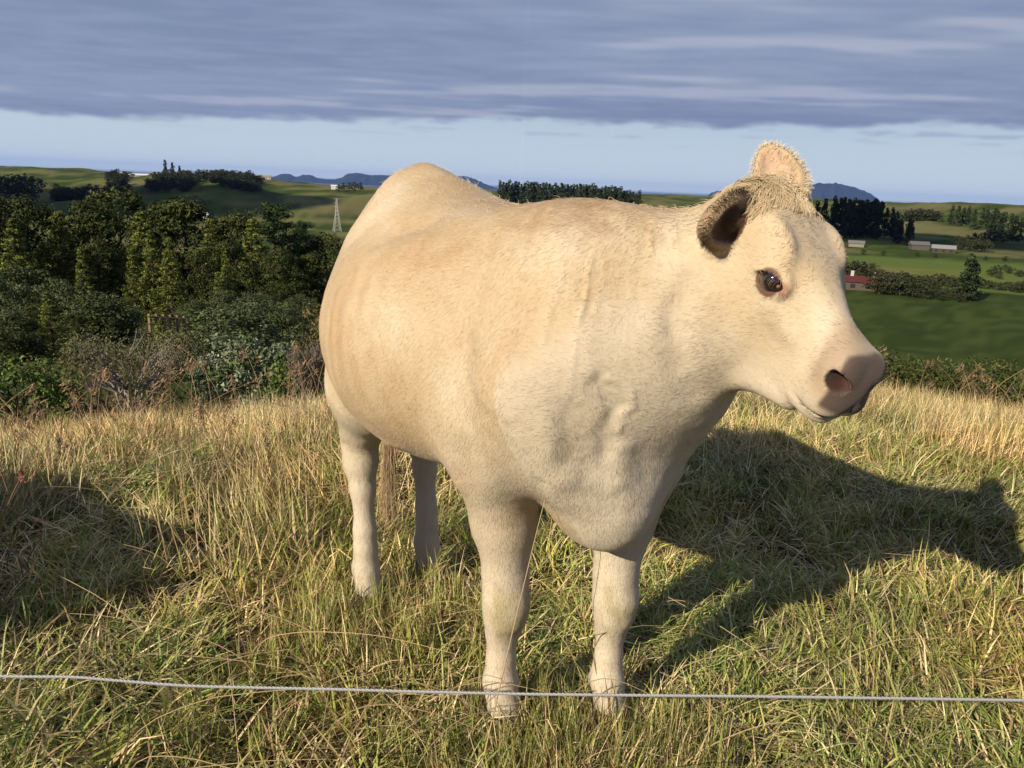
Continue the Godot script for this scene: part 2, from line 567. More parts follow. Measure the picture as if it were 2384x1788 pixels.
		"far_round":    # hedge tree or bush seen from afar
			tones = [Color(0.032, 0.042, 0.017), Color(0.042, 0.05, 0.02), Color(0.036, 0.036, 0.022)]
			trunk_tube(wood, rng, Vector3.ZERO, Vector3(0, h * 0.5, 0), 0.4, 0.1, 0.02)
			for k in 40:
				var d := Vector3(rng.randfn(), rng.randfn(), rng.randfn()).normalized()
				clumps.append([Vector3(0, h * 0.5, 0) + d * Vector3(4.6, 4.3, 4.6) * pow(rng.randf(), 0.4), Vector3(1.3, 1.0, 1.3) * rng.randf_range(0.6, 1.1)])
			leaf_cloud(leaves, rng, clumps, 16, 0.9, 0.6, tones, 0.5, 0.6)
	var o := thing(kind + "_tree", label, "tree", Vector3.ZERO, 0.0, group)
	var bark := mat("bark", Color.WHITE, 0.95, true)
	part("trunk", wood.mesh(), bark, o)
	part("crown", leaves.mesh(), foliage(), o)
	return o

func foliage() -> StandardMaterial3D:
	var m := mat("foliage", Color(1.3, 1.3, 1.3), 0.7, true)
	m.metallic_specular = 0.25
	m.backlight_enabled = true
	m.backlight = Color(0.25, 0.3, 0.12)
	return m

var planted := {}
func plant(kind: String, variant: int, az: float, r: float, top: float, turn: float, label: String, group: String, wide := 1.0) -> void:
	# top: the level of the tree's tip in metres
	var key := kind + str(variant)
	var o: Node3D
	var at := at_angle(az, r)
	if not planted.has(key):
		o = tree_kind(kind, hash(kind) % 1000 + variant * 71, label, group)
		planted[key] = o
		o.position = at
		o.rotation.y = turn
	else:
		o = copy_of(planted[key], at, turn, 1.0, label)
		o.set_meta("group", group)
	var size := maxf(top - at.y, 1.0) / 10.3
	o.scale = Vector3(size * wide, size, size * wide)
	o.position.y -= 0.1

func build_forest() -> void:
	var g := "trees of the dark bush in the gully"
	var words := {"totara": "dark billowing evergreen tree in the bush in the gully", "conifer": "yellowish green cone-shaped conifer in front of the dark bush", "pine": "open-limbed dark pine at the end of the bush", "broadleaf": "grey green round-headed tree at the foot of the bush"}
	var rng := RandomNumberGenerator.new()
	rng.seed = 5
	# bearing, distance, level of the tip, kind, width
	var list := [
		[-33.6, 60, 0.2, "totara", 1.0], [-31.6, 66, -0.1, "totara", 1.0], [-29.9, 62, -1.0, "conifer", 1.4], [-28.2, 64, -0.2, "totara", 1.05], [-26.8, 70, 0.5, "totara", 0.95],
		[-25.2, 62, -1.0, "conifer", 1.3], [-23.9, 74, -0.5, "totara", 1.0], [-22.5, 67, 0.1, "totara", 1.1], [-21.0, 62, -1.4, "conifer", 1.3], [-19.5, 66, -0.9, "totara", 1.0],
		[-18.4, 60, -1.2, "conifer", 1.35], [-17.0, 63, 0.25, "pine", 0.9], [-15.0, 66, -1.3, "pine", 0.75], [-13.4, 64, -2.4, "totara", 1.0], [-11.6, 66, -3.0, "totara", 1.0], [-9.8, 70, -3.8, "totara", 1.0],
		[-35.6, 62, 0.3, "totara", 1.0], [-38.0, 64, 0.1, "totara", 1.0], [-41.0, 62, 0.0, "totara", 1.0],
		[-32.4, 54, -1.2, "conifer", 1.3], [-30.6, 55, -2.6, "totara", 0.9], [-28.0, 56, -2.4, "totara", 0.9], [-26.2, 57, -2.9, "totara", 0.9], [-21.6, 57, -3.0, "totara", 0.9], [-19.8, 57, -2.5, "totara", 0.95], [-16.6, 55, -2.8, "totara", 1.0], [-14.6, 56, -3.2, "totara", 0.9], [-12.6, 57, -3.6, "totara", 0.9],
		[-24.8, 51, -1.6, "conifer", 0.9], [-23.7, 50, -1.9, "conifer", 1.1], [-25.9, 52, -2.7, "conifer", 0.9], [-20.8, 50, -4.0, "conifer", 1.0], [-20.2, 52, -2.9, "conifer", 0.9], [-28.9, 50, -2.6, "conifer", 0.8],
		[-32.2, 40, -2.4, "broadleaf", 1.0], [-30.3, 38, -2.8, "broadleaf", 1.0], [-33.8, 37, -2.6, "broadleaf", 1.1], [-28.9, 36, -3.4, "conifer", 1.1], [-27.9, 38, -3.6, "conifer", 1.2], [-26.7, 37, -4.0, "broadleaf", 1.1], [-31.6, 33, -3.2, "totara", 1.0], [-29.6, 33, -3.6, "totara", 1.1],
		[-22.6, 46, -5.0, "broadleaf", 1.2], [-20.6, 47, -4.6, "broadleaf", 1.2], [-18.6, 48, -4.8, "broadleaf", 1.3], [-16.8, 50, -4.6, "totara", 1.2], [-15.2, 48, -5.0, "broadleaf", 1.2]]
	for k in 26:
		var az := rng.randf_range(-35.0, -12.0)
		var r := rng.randf_range(19.0, 37.0)
		if az > -25.5 and az < -19.5 and r > 27.0:
			continue
		var scrub: String = ["broadleaf", "totara", "broadleaf", "conifer"][k % 4]
		plant(scrub, k % 3, az, r, at_angle(az, r).y + rng.randf_range(1.1, 2.4), rng.randf() * TAU, "low " + {"broadleaf": "grey green", "totara": "dark green", "conifer": "yellow green"}[scrub] + " scrub bush on the slope below the brow", "scrub on the slope below the brow", rng.randf_range(1.2, 1.8))
	for t in list:
		var kind: String = t[3]
		plant(kind, rng.randi() % 3, t[0], t[1], t[2], rng.randf() * TAU, words[kind], g, t[4] * rng.randf_range(0.9, 1.12))

# ---- shrubs just beyond the brow
func shrub(called: String, label: String, az: float, r: float, top: float, wide: float, tones: Array, leaf: Vector2, clump_count: int, each: int, clump: float, seed_value: int, stems := 7) -> void:
	var rng := RandomNumberGenerator.new()
	rng.seed = seed_value
	var at := at_angle(az, r)
	var h := top - at.y
	var o := thing(called, label, "shrub", at - Vector3(0, 0.05, 0), rng.randf() * TAU, "shrubs beyond the brow of the hill")
	var wood := Solid.new()
	wood.tint = Color(0.13, 0.10, 0.075)
	var leaves := Solid.new()
	var clumps := []
	for k in clump_count:
		var d := Vector3(rng.randfn(), rng.randfn(), rng.randfn()).normalized()
		d.y = absf(d.y) * 1.1 - 0.25
		var q := Vector3(0, h * 0.32, 0) + d * Vector3(wide * 0.5, h * 0.62, wide * 0.5) * pow(rng.randf_range(0.3, 1.0), 0.4) * rng.randf_range(0.8, 1.05)
		q.y = maxf(q.y, 0.1)
		clumps.append([q, Vector3(clump, clump * 0.75, clump) * rng.randf_range(0.6, 1.25)])
		if k < stems * 3:
			trunk_tube(wood, rng, Vector3(rng.randfn() * 0.06, 0, rng.randfn() * 0.06), q, 0.028, 0.007, 0.1)
	leaf_cloud(leaves, rng, clumps, each, leaf.x, leaf.y, tones, 0.8, 0.35)
	part("wood", wood.mesh(), mat("bark", Color.WHITE, 0.95, true), o)
	part("foliage", leaves.mesh(), foliage(), o)

func twig_shrub(label: String, az: float, r: float, top: float, wide: float, seed_value: int, tone: Color, leafy: int) -> void:
	# a shrub of forking bare stems that fan upwards, with a thin haze of small leaves
	var rng := RandomNumberGenerator.new()
	rng.seed = seed_value
	var at := at_angle(az, r)
	var h := top - at.y
	var o := thing("bare_shrub", label, "shrub", at - Vector3(0, 0.05, 0), 0.0, "shrubs beyond the brow of the hill")
	var wood := Solid.new()
	var tips := []
	for k in 13:
		var a := rng.randf() * TAU
		var lean := rng.randf_range(0.15, 1.0)
		var fork := Vector3(cos(a) * wide * 0.22 * lean, h * 0.42, sin(a) * wide * 0.22 * lean)
		wood.tint = tone * rng.randf_range(0.8, 1.2)
		trunk_tube(wood, rng, Vector3(rng.randfn() * 0.03, 0, rng.randfn() * 0.03), fork, 0.018, 0.010, 0.08)
		for j in 5:
			var b := a + rng.randfn() * 0.6
			var mid := fork + Vector3(cos(b) * wide * 0.16, h * 0.27 * rng.randf_range(0.6, 1.1), sin(b) * wide * 0.16)
			trunk_tube(wood, rng, fork, mid, 0.008, 0.005, 0.1)
			for i in 5:
				var c := b + rng.randfn() * 0.8
				var tip := mid + Vector3(cos(c) * wide * 0.13, h * 0.24 * rng.randf_range(0.4, 1.2), sin(c) * wide * 0.13)
				trunk_tube(wood, rng, mid, tip, 0.0045, 0.002, 0.12)
				tips.append([tip, Vector3(0.10, 0.08, 0.10) * (wide / 1.3)])
	var leaves := Solid.new()
	leaf_cloud(leaves, rng, tips, leafy, 0.035, 0.015, [Color(0.11, 0.115, 0.05), Color(0.13, 0.12, 0.06), Color(0.08, 0.09, 0.035)], 0.9, 0.0)
	part("wood", wood.mesh(), mat("bark", Color.WHITE, 0.95, true), o)
	part("foliage", leaves.mesh(), foliage(), o)

func build_shrubs() -> void:
	var silver := [Color(0.16, 0.19, 0.12), Color(0.12, 0.15, 0.08), Color(0.21, 0.235, 0.165), Color(0.08, 0.11, 0.045)]
	var deep := [Color(0.08, 0.13, 0.03), Color(0.11, 0.15, 0.04), Color(0.05, 0.085, 0.024)]
	var olive := [Color(0.12, 0.115, 0.04), Color(0.10, 0.095, 0.033), Color(0.14, 0.115, 0.05)]
	shrub("silver_shrub", "large silvery green shrub with broad leaves beside the bare stemmed shrub", -19.0, 14.0, -0.80, 2.3, silver, Vector2(0.10, 0.042), 110, 46, 0.20, 3)
	shrub("green_shrub", "bright green leafy shrub by the cow's flank", -14.6, 11.0, -0.62, 1.5, deep, Vector2(0.075, 0.035), 80, 44, 0.16, 4)
	shrub("green_shrub", "dark green shrub in front of the bush, beside the olive brown shrub", -33.2, 11.0, -0.55, 1.5, deep, Vector2(0.07, 0.03), 80, 44, 0.17, 6)
	shrub("olive_shrub", "olive brown small-leaved shrub behind the bare stemmed shrub", -28.6, 13.0, -0.75, 2.2, olive, Vector2(0.045, 0.02), 120, 50, 0.19, 7)
	shrub("olive_shrub", "tall olive green shrub standing on the track below the bush", -13.2, 26.0, -2.0, 2.6, olive, Vector2(0.10, 0.05), 90, 44, 0.30, 8)
	twig_shrub("bare stemmed grey shrub fanning out above the dry grass", -26.6, 9.6, -0.30, 1.5, 9, Color(0.30, 0.26, 0.225), 14)
	twig_shrub("small leafless grey shrub by the cow's hind leg", -14.9, 7.4, 0.02, 0.5, 19, Color(0.20, 0.16, 0.13), 1)
	var low := [Color(0.055, 0.07, 0.018), Color(0.075, 0.085, 0.025), Color(0.04, 0.055, 0.015)]
	shrub("low_shrub", "low yellowish green shrub under the cow's nose", 25.2, 9.2, 0.02, 1.0, low, Vector2(0.045, 0.02), 70, 44, 0.13, 12)
	shrub("low_shrub", "wide low green shrub on the brow above the dark paddock", 28.4, 10.0, -0.08, 1.3, low, Vector2(0.045, 0.02), 80, 44, 0.14, 13)
	shrub("low_shrub", "low bushy shrub behind a tall dry stalk on the brow", 32.4, 9.4, 0.06, 1.4, low, Vector2(0.045, 0.02), 90, 44, 0.14, 14)
	shrub("low_shrub", "small brown green shrub between two low shrubs on the brow", 30.4, 10.5, -0.35, 1.2, olive, Vector2(0.04, 0.018), 70, 40, 0.13, 15)

# ---- the far side of the valley
func house(label: String, at: Vector3, turn: float, size: Vector3, roof_tone: Color, wall_tone: Color, chimneys: int, category := "house") -> void:
	var o := thing("house" if category == "house" else "shed", label, category, at - Vector3(0, 0.3, 0), turn)
	var w := Solid.new()
	w.box(Vector3(-size.x / 2, 0, -size.z / 2), Vector3(size.x / 2, size.y, size.z / 2))
	part("wall", w.mesh(), mat("wall %s" % wall_tone, wall_tone), o)
	var r := Solid.new()
	var e := Vector3(size.x / 2 + 0.5, size.y, size.z / 2 + 0.5)
	var ridge := size.y + size.z * 0.3
	r.quad(Vector3(-e.x, e.y, e.z), Vector3(-e.x, ridge, 0), Vector3(e.x, ridge, 0), Vector3(e.x, e.y, e.z))
	r.quad(Vector3(e.x, e.y, -e.z), Vector3(e.x, ridge, 0), Vector3(-e.x, ridge, 0), Vector3(-e.x, e.y, -e.z))
	r.leaf(Vector3(-e.x, e.y, -e.z), Vector3(-e.x, ridge, 0), Vector3(-e.x, e.y, e.z), Vector3.LEFT)
	r.leaf(Vector3(e.x, e.y, e.z), Vector3(e.x, ridge, 0), Vector3(e.x, e.y, -e.z), Vector3.RIGHT)
	var roof := part("roof", r.mesh(), mat("roof %s" % roof_tone, roof_tone, 0.6), o)
	for c in chimneys:
		var s := Solid.new()
		var x := lerpf(-size.x * 0.3, size.x * 0.38, c / maxf(chimneys - 1.0, 1.0))
		s.box(Vector3(x - 0.45, ridge - 1.0, -0.4), Vector3(x + 0.45, ridge + 1.4, 0.4))
		part("chimney", s.mesh(), mat("white chimney", Color(0.5, 0.49, 0.47)), roof)
	for k in (maxi(2, int(size.x / 4.0)) if category == "house" else 0):
		var s := Solid.new()
		var x := -size.x / 2 + (k + 0.5) * size.x / maxi(2, int(size.x / 4.0))
		s.box(Vector3(x - 0.7, size.y * 0.35, size.z / 2 - 0.05), Vector3(x + 0.7, size.y * 0.8, size.z / 2 + 0.04))
		part("window", s.mesh(), mat("dark window", Color(0.03, 0.035, 0.04), 0.2), o)

func build_far() -> void:
	var rng := RandomNumberGenerator.new()
	rng.seed = 77
	var g := "shelter trees across the valley"
	# the tall dark stand behind the paddocks
	for k in 26:
		var az := rng.randf_range(20.2, 25.2)
		var tall := 2.5 - 9.0 * smoothstep(23.6, 25.3, az) + rng.randf_range(-3.5, 1.5)
		plant("far_pine", k % 3, az, rng.randf_range(640, 700), tall, rng.randf() * TAU, "tall dark pine in the stand behind the farm shed", g, 0.75)
	for k in 9:
		plant("far_pine", k % 3, rng.randf_range(25.2, 26.9), rng.randf_range(575, 610), -10.5 + rng.randf_range(-3, 2), rng.randf() * TAU, "dark shelter pine beside the farmhouse", g, 0.8)
	for k in 9:
		plant("far_pine", k % 3, 28.0 + k * 0.34 + rng.randf() * 0.2, rng.randf_range(880, 930), 1.0 - 0.4 * k + rng.randf_range(-2, 1.5), rng.randf() * TAU, "dark pine on the upper slope behind the farmhouse", g, 0.95)
	for k in 16:
		plant("far_pine", k % 3, 30.2 + k * 0.33 + rng.randf() * 0.2, rng.randf_range(760, 800), -2.0 - 0.45 * k + rng.randf_range(-2.5, 1.5), rng.randf() * TAU, "dark pine in the row running down the slope", g, 0.95)
	for k in 4:
		plant("far_round", k % 3, 29.6 + k * 0.5, 640.0 + k * 12, -14.0 - rng.randf() * 3.0, rng.randf() * TAU, "dark round tree at the lower end of the pine row", g)
	for k in 7:
		plant("far_round", k % 3, 28.7 + k * 0.28, rng.randf_range(560, 580), -15.5 - rng.randf() * 3.0 + k * 0.2, rng.randf() * TAU, "green garden tree behind the farmhouse", "garden trees at the farmhouse", 0.8)
	house("long farmhouse with a pale roof in front of garden trees", at_angle(28.0, 535.0), deg_to_rad(-24.0), Vector3(12, 2.8, 7), Color(0.27, 0.265, 0.26), Color(0.07, 0.055, 0.045), 0)
	house("low grey outbuilding beside the long farmhouse", at_angle(26.6, 545.0), deg_to_rad(-10.0), Vector3(10, 3.0, 7), Color(0.13, 0.135, 0.14), Color(0.10, 0.09, 0.08), 0, "shed")
	house("pale farm shed below the tall dark stand of pines", at_angle(22.9, 555.0), deg_to_rad(-20.0), Vector3(9, 2.2, 6), Color(0.18, 0.175, 0.17), Color(0.25, 0.23, 0.2), 0, "shed")
	house("cottage with a red roof and white chimneys behind the hedge", at_angle(23.5, 268.0), deg_to_rad(-20.0), Vector3(9, 2.8, 6), Color(0.10, 0.025, 0.022), Color(0.10, 0.08, 0.065), 2)
	# hedges in front of the cottage and along the second paddock
	var hg := "hedge trees across the dark paddock"
	for k in 40:
		var az := 22.2 + k * 0.20 + rng.randf() * 0.15
		if absf(az - 23.6) < 0.55:
			continue
		plant("far_round", k % 3, az, rng.randf_range(258, 278) + (10.0 if az < 24.0 else 0.0), -18.6 - rng.randf() * 2.0 - smoothstep(26.5, 29.0, az) * 3.0, rng.randf() * TAU, "dark bushy hedge tree along the far side of the paddock", hg, 1.1)
	for k in 6:
		plant("far_round", k % 3, 22.4 + k * 0.36, rng.randf_range(292, 300), -17.5 - rng.randf() * 1.5, rng.randf() * TAU, "brownish bush behind the red roofed cottage", hg, 1.2)
	for k in 34:
		plant("far_round", k % 3, 24.4 + k * 0.30 + rng.randf() * 0.1, rng.randf_range(308, 316), -21.6 - rng.randf() * 1.4, rng.randf() * TAU, "low dark hedge bush along the second paddock", hg, 1.3)
	for k in 5:
		plant("far_pine", k % 3, 29.75 + rng.randfn() * 0.25, 268 + rng.randfn() * 3.0, -12.5 - k * 1.6, rng.randf() * TAU, "tall dark ivy-clad tree standing out of the hedge", hg, 1.1)
	for k in 9:
		plant("far_round", k % 3, rng.randf_range(30.6, 34.5), rng.randf_range(350, 430), -24.0 + rng.randf() * 1.5, rng.randf() * TAU, "lone round bush dotted over the paddock beyond the hedge", "bushes dotted over the paddock", 1.3)
	for az in [23.4, 24.6, 26.6, 27.6, 30.4, 31.4]:
		plant("far_round", 1, az, 430.0 + az * 2.0, -24.4 + rng.randf() * 1.0, rng.randf() * TAU, "lone round bush dotted over the paddock beyond the hedge", "bushes dotted over the paddock", 1.2)
	for k in 12:
		plant("far_round", k % 3, 25.6 + k * 0.16, 980.0, -5.2 + sin(k * 0.28) * 2.2, rng.randf() * TAU, "scrubby bush in the patch on the pale green slope", "scrub on the pale slope", 1.3)
	# plantation behind the cow's back
	for k in 46:
		plant("far_pine", k % 3, lerpf(-1.4, 8.4, k / 45.0), rng.randf_range(980, 1040), lerpf(7.0, 1.0, smoothstep(0.75, 1.0, k / 45.0)) + rng.randf_range(-2.5, 2.0), rng.randf() * TAU, "dark plantation pine showing above the cow's back", "plantation pines on the ridge", 0.85)
	# trees on the green hill by the pylon and on the skyline
	for k in 5:
		plant("far_round", k % 3, -12.6 + k * 0.36, 1180.0 + k * 14.0, 2.0 - absf(k - 3.0) * 1.6, rng.randf() * TAU, "round tree on top of the green hill above the pylon", "trees on the green hill", 0.9)
	for k in 3:
		plant("far_pine", k, -23.6 + k * 0.42, 1290.0, [19.0, 16.5, 12.5][k], 0.7 * k, "skyline conifer beside the bare hilltop", "conifers on the skyline", 0.9)
	for k in 10:
		plant("far_round", k % 3, -34.0 + k * 0.33, rng.randf_range(1090, 1150), -2.5 - rng.randf() * 4.0, rng.randf() * TAU, "grey round tree on the far left slope below the dry hill", "trees below the dry hill", 0.9)
	house("white house among trees below the dark ridge", at_angle(-21.7, 870.0) + Vector3(0, 1.0, 0), 0.5, Vector3(15, 4, 8), Color(0.75, 0.74, 0.72), Color(0.7, 0.69, 0.66), 0)
	house("small white house on the skyline beside the dry hill", at_angle(-26.2, 1560.0), 0.3, Vector3(12, 5, 8), Color(0.7, 0.7, 0.7), Color(0.72, 0.7, 0.68), 0)
	house("long white shed on the skyline", at_angle(-25.0, 1570.0), 0.3, Vector3(40, 4, 9), Color(0.72, 0.73, 0.76), Color(0.5, 0.5, 0.5), 0, "shed")
	house("brown roofed house on the skyline beside conifers", at_angle(-24.2, 1500.0), 0.4, Vector3(22, 4, 9), Color(0.3, 0.25, 0.22), Color(0.4, 0.36, 0.3), 0)
	house("pale farmhouse on the ridge beyond the green hill", at_angle(-17.5, 1420.0), 0.2, Vector3(22, 4.5, 9), Color(0.36, 0.3, 0.27), Color(0.55, 0.5, 0.44), 0)
	house("tiny white shed on the green hill beside round trees", at_angle(-12.9, 1210.0), 0.2, Vector3(9, 4.5, 7), Color(0.75, 0.75, 0.75), Color(0.72, 0.72, 0.7), 0, "shed")
	far_wood()
	pylon()
	timber_fence()

func far_wood() -> void:
	# the wood on the far ridge, one mass at this distance
	var rng := RandomNumberGenerator.new()
	rng.seed = 9
	var rows := []
	for k in 420:
		var az := rng.randf_range(-30.0, -17.6)
		var r := rng.randf_range(1120, 1290)
		if az < -27.0:
			r = rng.randf_range(1050, 1150)
		if rough_noise.get_noise_2d(az * 0.35, r * 0.004) > -0.22:
			rows.append(at_angle(az, r))
	var mm := MultiMesh.new()
	mm.transform_format = MultiMesh.TRANSFORM_3D
	mm.mesh = (planted["far_round1"].get_node("crown") as MeshInstance3D).mesh
	mm.instance_count = rows.size()
	var b := PackedFloat32Array()
	for p: Vector3 in rows:
		var s := rng.randf_range(0.9, 1.6)
		var a := rng.randf() * TAU
		b.append_array([cos(a) * s, 0, sin(a) * s, p.x, 0, s, 0, p.y - 0.6, -sin(a) * s, 0, cos(a) * s, p.z])
	mm.buffer = b
	var o := MultiMeshInstance3D.new()
	o.name = "far_wood"
	o.multimesh = mm
	o.material_override = foliage()
	add_child(o)
	o.set_meta("kind", "stuff")
	tag(o, "dark wood covering the slope of the far left ridge", "wood")

func pylon() -> void:
	var at := at_angle(-12.75, 790.0)
	var o := thing("power_pylon", "grey steel lattice power pylon on the green hillside", "pylon", at, 0.5)
	var steel := mat("galvanised steel", Color(0.5, 0.5, 0.48), 0.5)
	var h := 31.0
	var half := func(y: float) -> float: return lerpf(3.4, 0.7, minf(y / (h * 0.72), 1.0)) * (1.0 if y < h * 0.9 else 0.6)
	for k in 4:
		var s := Solid.new()
		var sx := 1.0 if k & 1 else -1.0
		var sz := 1.0 if k & 2 else -1.0
		var path := PackedVector3Array()
		var radii := PackedFloat32Array()
		for i in 7:
			var y := h * i / 6.0
			var w: float = half.call(y)
			path.append(Vector3(sx * w, y, sz * w))
			radii.append(0.2)
		s.tube(path, radii, 4)
		part("leg", s.mesh(), steel, o)
	var b := Solid.new()
	for i in 9:
		var y0 := h * i / 9.0
		var y1 := h * (i + 1) / 9.0
		var w0: float = half.call(y0)
		var w1: float = half.call(y1)
		for k in 4:
			var c0 := [Vector3(-w0, y0, -w0), Vector3(w0, y0, -w0), Vector3(w0, y0, w0), Vector3(-w0, y0, w0)]
			var c1 := [Vector3(-w1, y1, -w1), Vector3(w1, y1, -w1), Vector3(w1, y1, w1), Vector3(-w1, y1, w1)]
			b.tube(PackedVector3Array([c0[k], c1[(k + 1) % 4]]), PackedFloat32Array([0.11, 0.11]), 4)
			b.tube(PackedVector3Array([c0[(k + 1) % 4], c1[k]]), PackedFloat32Array([0.11, 0.11]), 4)
	part("bracing", b.mesh(), steel, o)
	for y in [h * 0.74, h * 0.86, h * 0.98]:
		var s := Solid.new()
		s.tube(PackedVector3Array([Vector3(-3.2, y, 0), Vector3(0, y + 0.5, 0), Vector3(3.2, y, 0)]), PackedFloat32Array([0.12, 0.25, 0.12]), 4)
		part("cross_arm", s.mesh(), steel, o)

func timber_fence() -> void:
	var o := thing("timber_fence", "weathered post and rail fence on the track below the bush", "fence", at_angle(-23.0, 44.0))
	var m := mat("weathered timber", Color(0.30, 0.22, 0.15), 0.9)
	var from := at_angle(-25.2, 43.0)
	var to := at_angle(-20.2, 45.0)
	for k in 13:
		var p := from.lerp(to, k / 12.0)
		p.y = land(p.x, p.z)
		var s := Solid.new()
		s.box(p - o.position + Vector3(-0.05, -0.2, -0.05), p - o.position + Vector3(0.05, 0.95, 0.05))
		part("post", s.mesh(), m, o)
		if k < 12:
			var q := from.lerp(to, (k + 1) / 12.0)
			q.y = land(q.x, q.z)
			for y in [0.82, 0.45]:
				var t := Solid.new()
				t.tube(PackedVector3Array([p - o.position + Vector3(0, y, 0.1), q - o.position + Vector3(0, y, 0.1)]), PackedFloat32Array([0.035, 0.035]), 4)
				part("rail", t.mesh(), m, o)
# ---------------------------------------------------------------- cow: a field of blended shapes, meshed as surface nets
const COW_ORIGIN := Vector3(-0.345, 0.0, -2.50)
const COW_HEADING := 57.0


class Shape:
	var kind := 0          # 0 tapered capsule, 1 ellipsoid, 2 trunk loft, 3 head loft, 4 ear
	var space := 0         # 0 body, 1 head, 2 head with both sides folded together
	var mode := 0          # 0 join, 1 carve, 2 plain join
	var a := Vector3.ZERO
	var ab := Vector3.ZERO
	var inv := 1.0
	var ra := 0.0
	var rb := 0.0
	var flat := 1.0
	var k := 0.03
	var turn := Basis.IDENTITY
	var size := Vector3.ONE
	var length := 0.1
	var wide := 0.05

class Cluster:
	var k := 0.1
	var in_head := false
	var shapes: Array[Shape] = []

class CowField:
	const CELLS := 8
	const NET_LO := Vector3(-0.36, 0.02, -0.50)
	const NET_HI := Vector3(1.66, 1.66, 0.52)
	const HEAD_AT := Vector3(1.233, 1.410, -0.182)
	const HEAD_SIZE := 0.93
	var ears: Array[Shape] = []
	var cow_clusters: Array[Cluster] = []
	var head_turn := Basis.IDENTITY   # head axes to body axes
	var trunk_table := PackedFloat32Array()
	var head_table := PackedFloat32Array()

	func hermite_table(rows: Array, x0: float, step: float, count: int) -> PackedFloat32Array:
		var out := PackedFloat32Array()
		for c in 6:
			var col := PackedFloat32Array()
			col.resize(count)
			for n in count:
				var x := x0 + step * n
				var i := 0
				while i < rows.size() - 2 and x > rows[i + 1][0]:
					i += 1
				var xa: float = rows[i][0]
				var xb: float = rows[i + 1][0]
				var h := xb - xa
				var s := clampf((x - xa) / h, 0.0, 1.0)
				var before: Array = rows[maxi(i - 1, 0)]
				var after: Array = rows[mini(i + 2, rows.size() - 1)]
				var ya: float = rows[i][c + 1]
				var yb: float = rows[i + 1][c + 1]
				var ma: float = (yb - before[c + 1]) / (xb - before[0])
				var mb: float = (after[c + 1] - ya) / (after[0] - xa)
				col[n] = (2 * s * s * s - 3 * s * s + 1) * ya + (s * s * s - 2 * s * s + s) * h * ma + (3 * s * s - 2 * s * s * s) * yb + (s * s * s - s * s) * h * mb
			out.append_array(col)
		return out

	func smin(a: float, b: float, k: float) -> float:
		var h := k - absf(a - b)
		if h <= 0.0:
			return minf(a, b)
		h /= k
		return minf(a, b) - h * h * h * k / 6.0

	func loft_field(p: Vector3, table: PackedFloat32Array, x0: float, step: float, lo: float, hi: float, k: float, tilt := 0.0) -> float:
		var n6 := table.size() / 6
		var u := clampf((p.x - x0) / step, 0.0, n6 - 1.001)
		var i := int(u)
		var s := u - i
		var t := 1.0 - s
		var w: float = table[2 * n6 + i] * t + table[2 * n6 + i + 1] * s
		var yw: float = table[3 * n6 + i] * t + table[3 * n6 + i + 1] * s
		var dy := p.y - yw
		var hh: float
		var e: float
		if dy > 0.0:
			hh = table[0 * n6 + i] * t + table[0 * n6 + i + 1] * s - yw
			e = table[4 * n6 + i] * t + table[4 * n6 + i + 1] * s
		else:
			hh = yw - table[1 * n6 + i] * t - table[1 * n6 + i + 1] * s
			e = table[5 * n6 + i] * t + table[5 * n6 + i + 1] * s
		var n := pow(pow(absf(p.z) / w, e) + pow(absf(dy) / hh, e) + 1e-9, 1.0 / e)
		var d := -0.15 if n < 0.15 else sqrt(p.z * p.z + dy * dy) * (1.0 - 1.0 / n)
		return -smin(-d, -maxf(lo - p.x, p.x - hi + tilt * (p.y + 0.10)), k)

	func ellipsoid_field(q: Vector3, r: Vector3) -> float:
		var u := q / r
		var k0 := u.length()
		return k0 * (k0 - 1.0) / maxf((u / r).length(), 1e-6)

	func shape_field(o: Shape, p: Vector3) -> float:
		match o.kind:
			0:
				var v := p - o.a
				if o.flat != 1.0:
					v.z *= o.flat
					var t := clampf(v.dot(o.ab) * o.inv, 0.0, 1.0)
					return ((v - o.ab * t).length() - (o.ra + (o.rb - o.ra) * t)) / (0.7 + 0.3 * o.flat)
				var t2 := clampf(v.dot(o.ab) * o.inv, 0.0, 1.0)
				return (v - o.ab * t2).length() - (o.ra + (o.rb - o.ra) * t2)
			1:
				return ellipsoid_field(o.turn * (p - o.a), o.size)
			2:
				return loft_field(p, trunk_table, -0.40, 0.01, -0.24, 1.08, 0.14)
			3:
				return loft_field(p, head_table, -0.12, 0.005, -0.07, 0.418, 0.034, 0.14)
		var e := o.turn * (p - o.a)
		e.z /= 1.08 - 0.42 * clampf(e.x / o.length, 0.0, 1.1)   # leaf-shaped
		var outer := ellipsoid_field(e - Vector3(o.length * 0.5, 0, 0), Vector3(o.length * 0.55, 0.03, o.wide))
		var inner := ellipsoid_field(e - Vector3(o.length * 0.54, 0.026, 0), Vector3(o.length * 0.45, 0.028, o.wide * 0.74))
		var tt := clampf((e.x + 0.01) / 0.06, 0.0, 1.0)
		var stem := Vector3(e.x + 0.01 - 0.06 * tt, e.y, e.z).length() - (0.03 - 0.004 * tt)
		return smin(-smin(-outer, inner, 0.012), stem, 0.03)

	func to_head(p: Vector3) -> Vector3:
		return (p - HEAD_AT) * head_turn / HEAD_SIZE      # vector times basis is the inverse turn

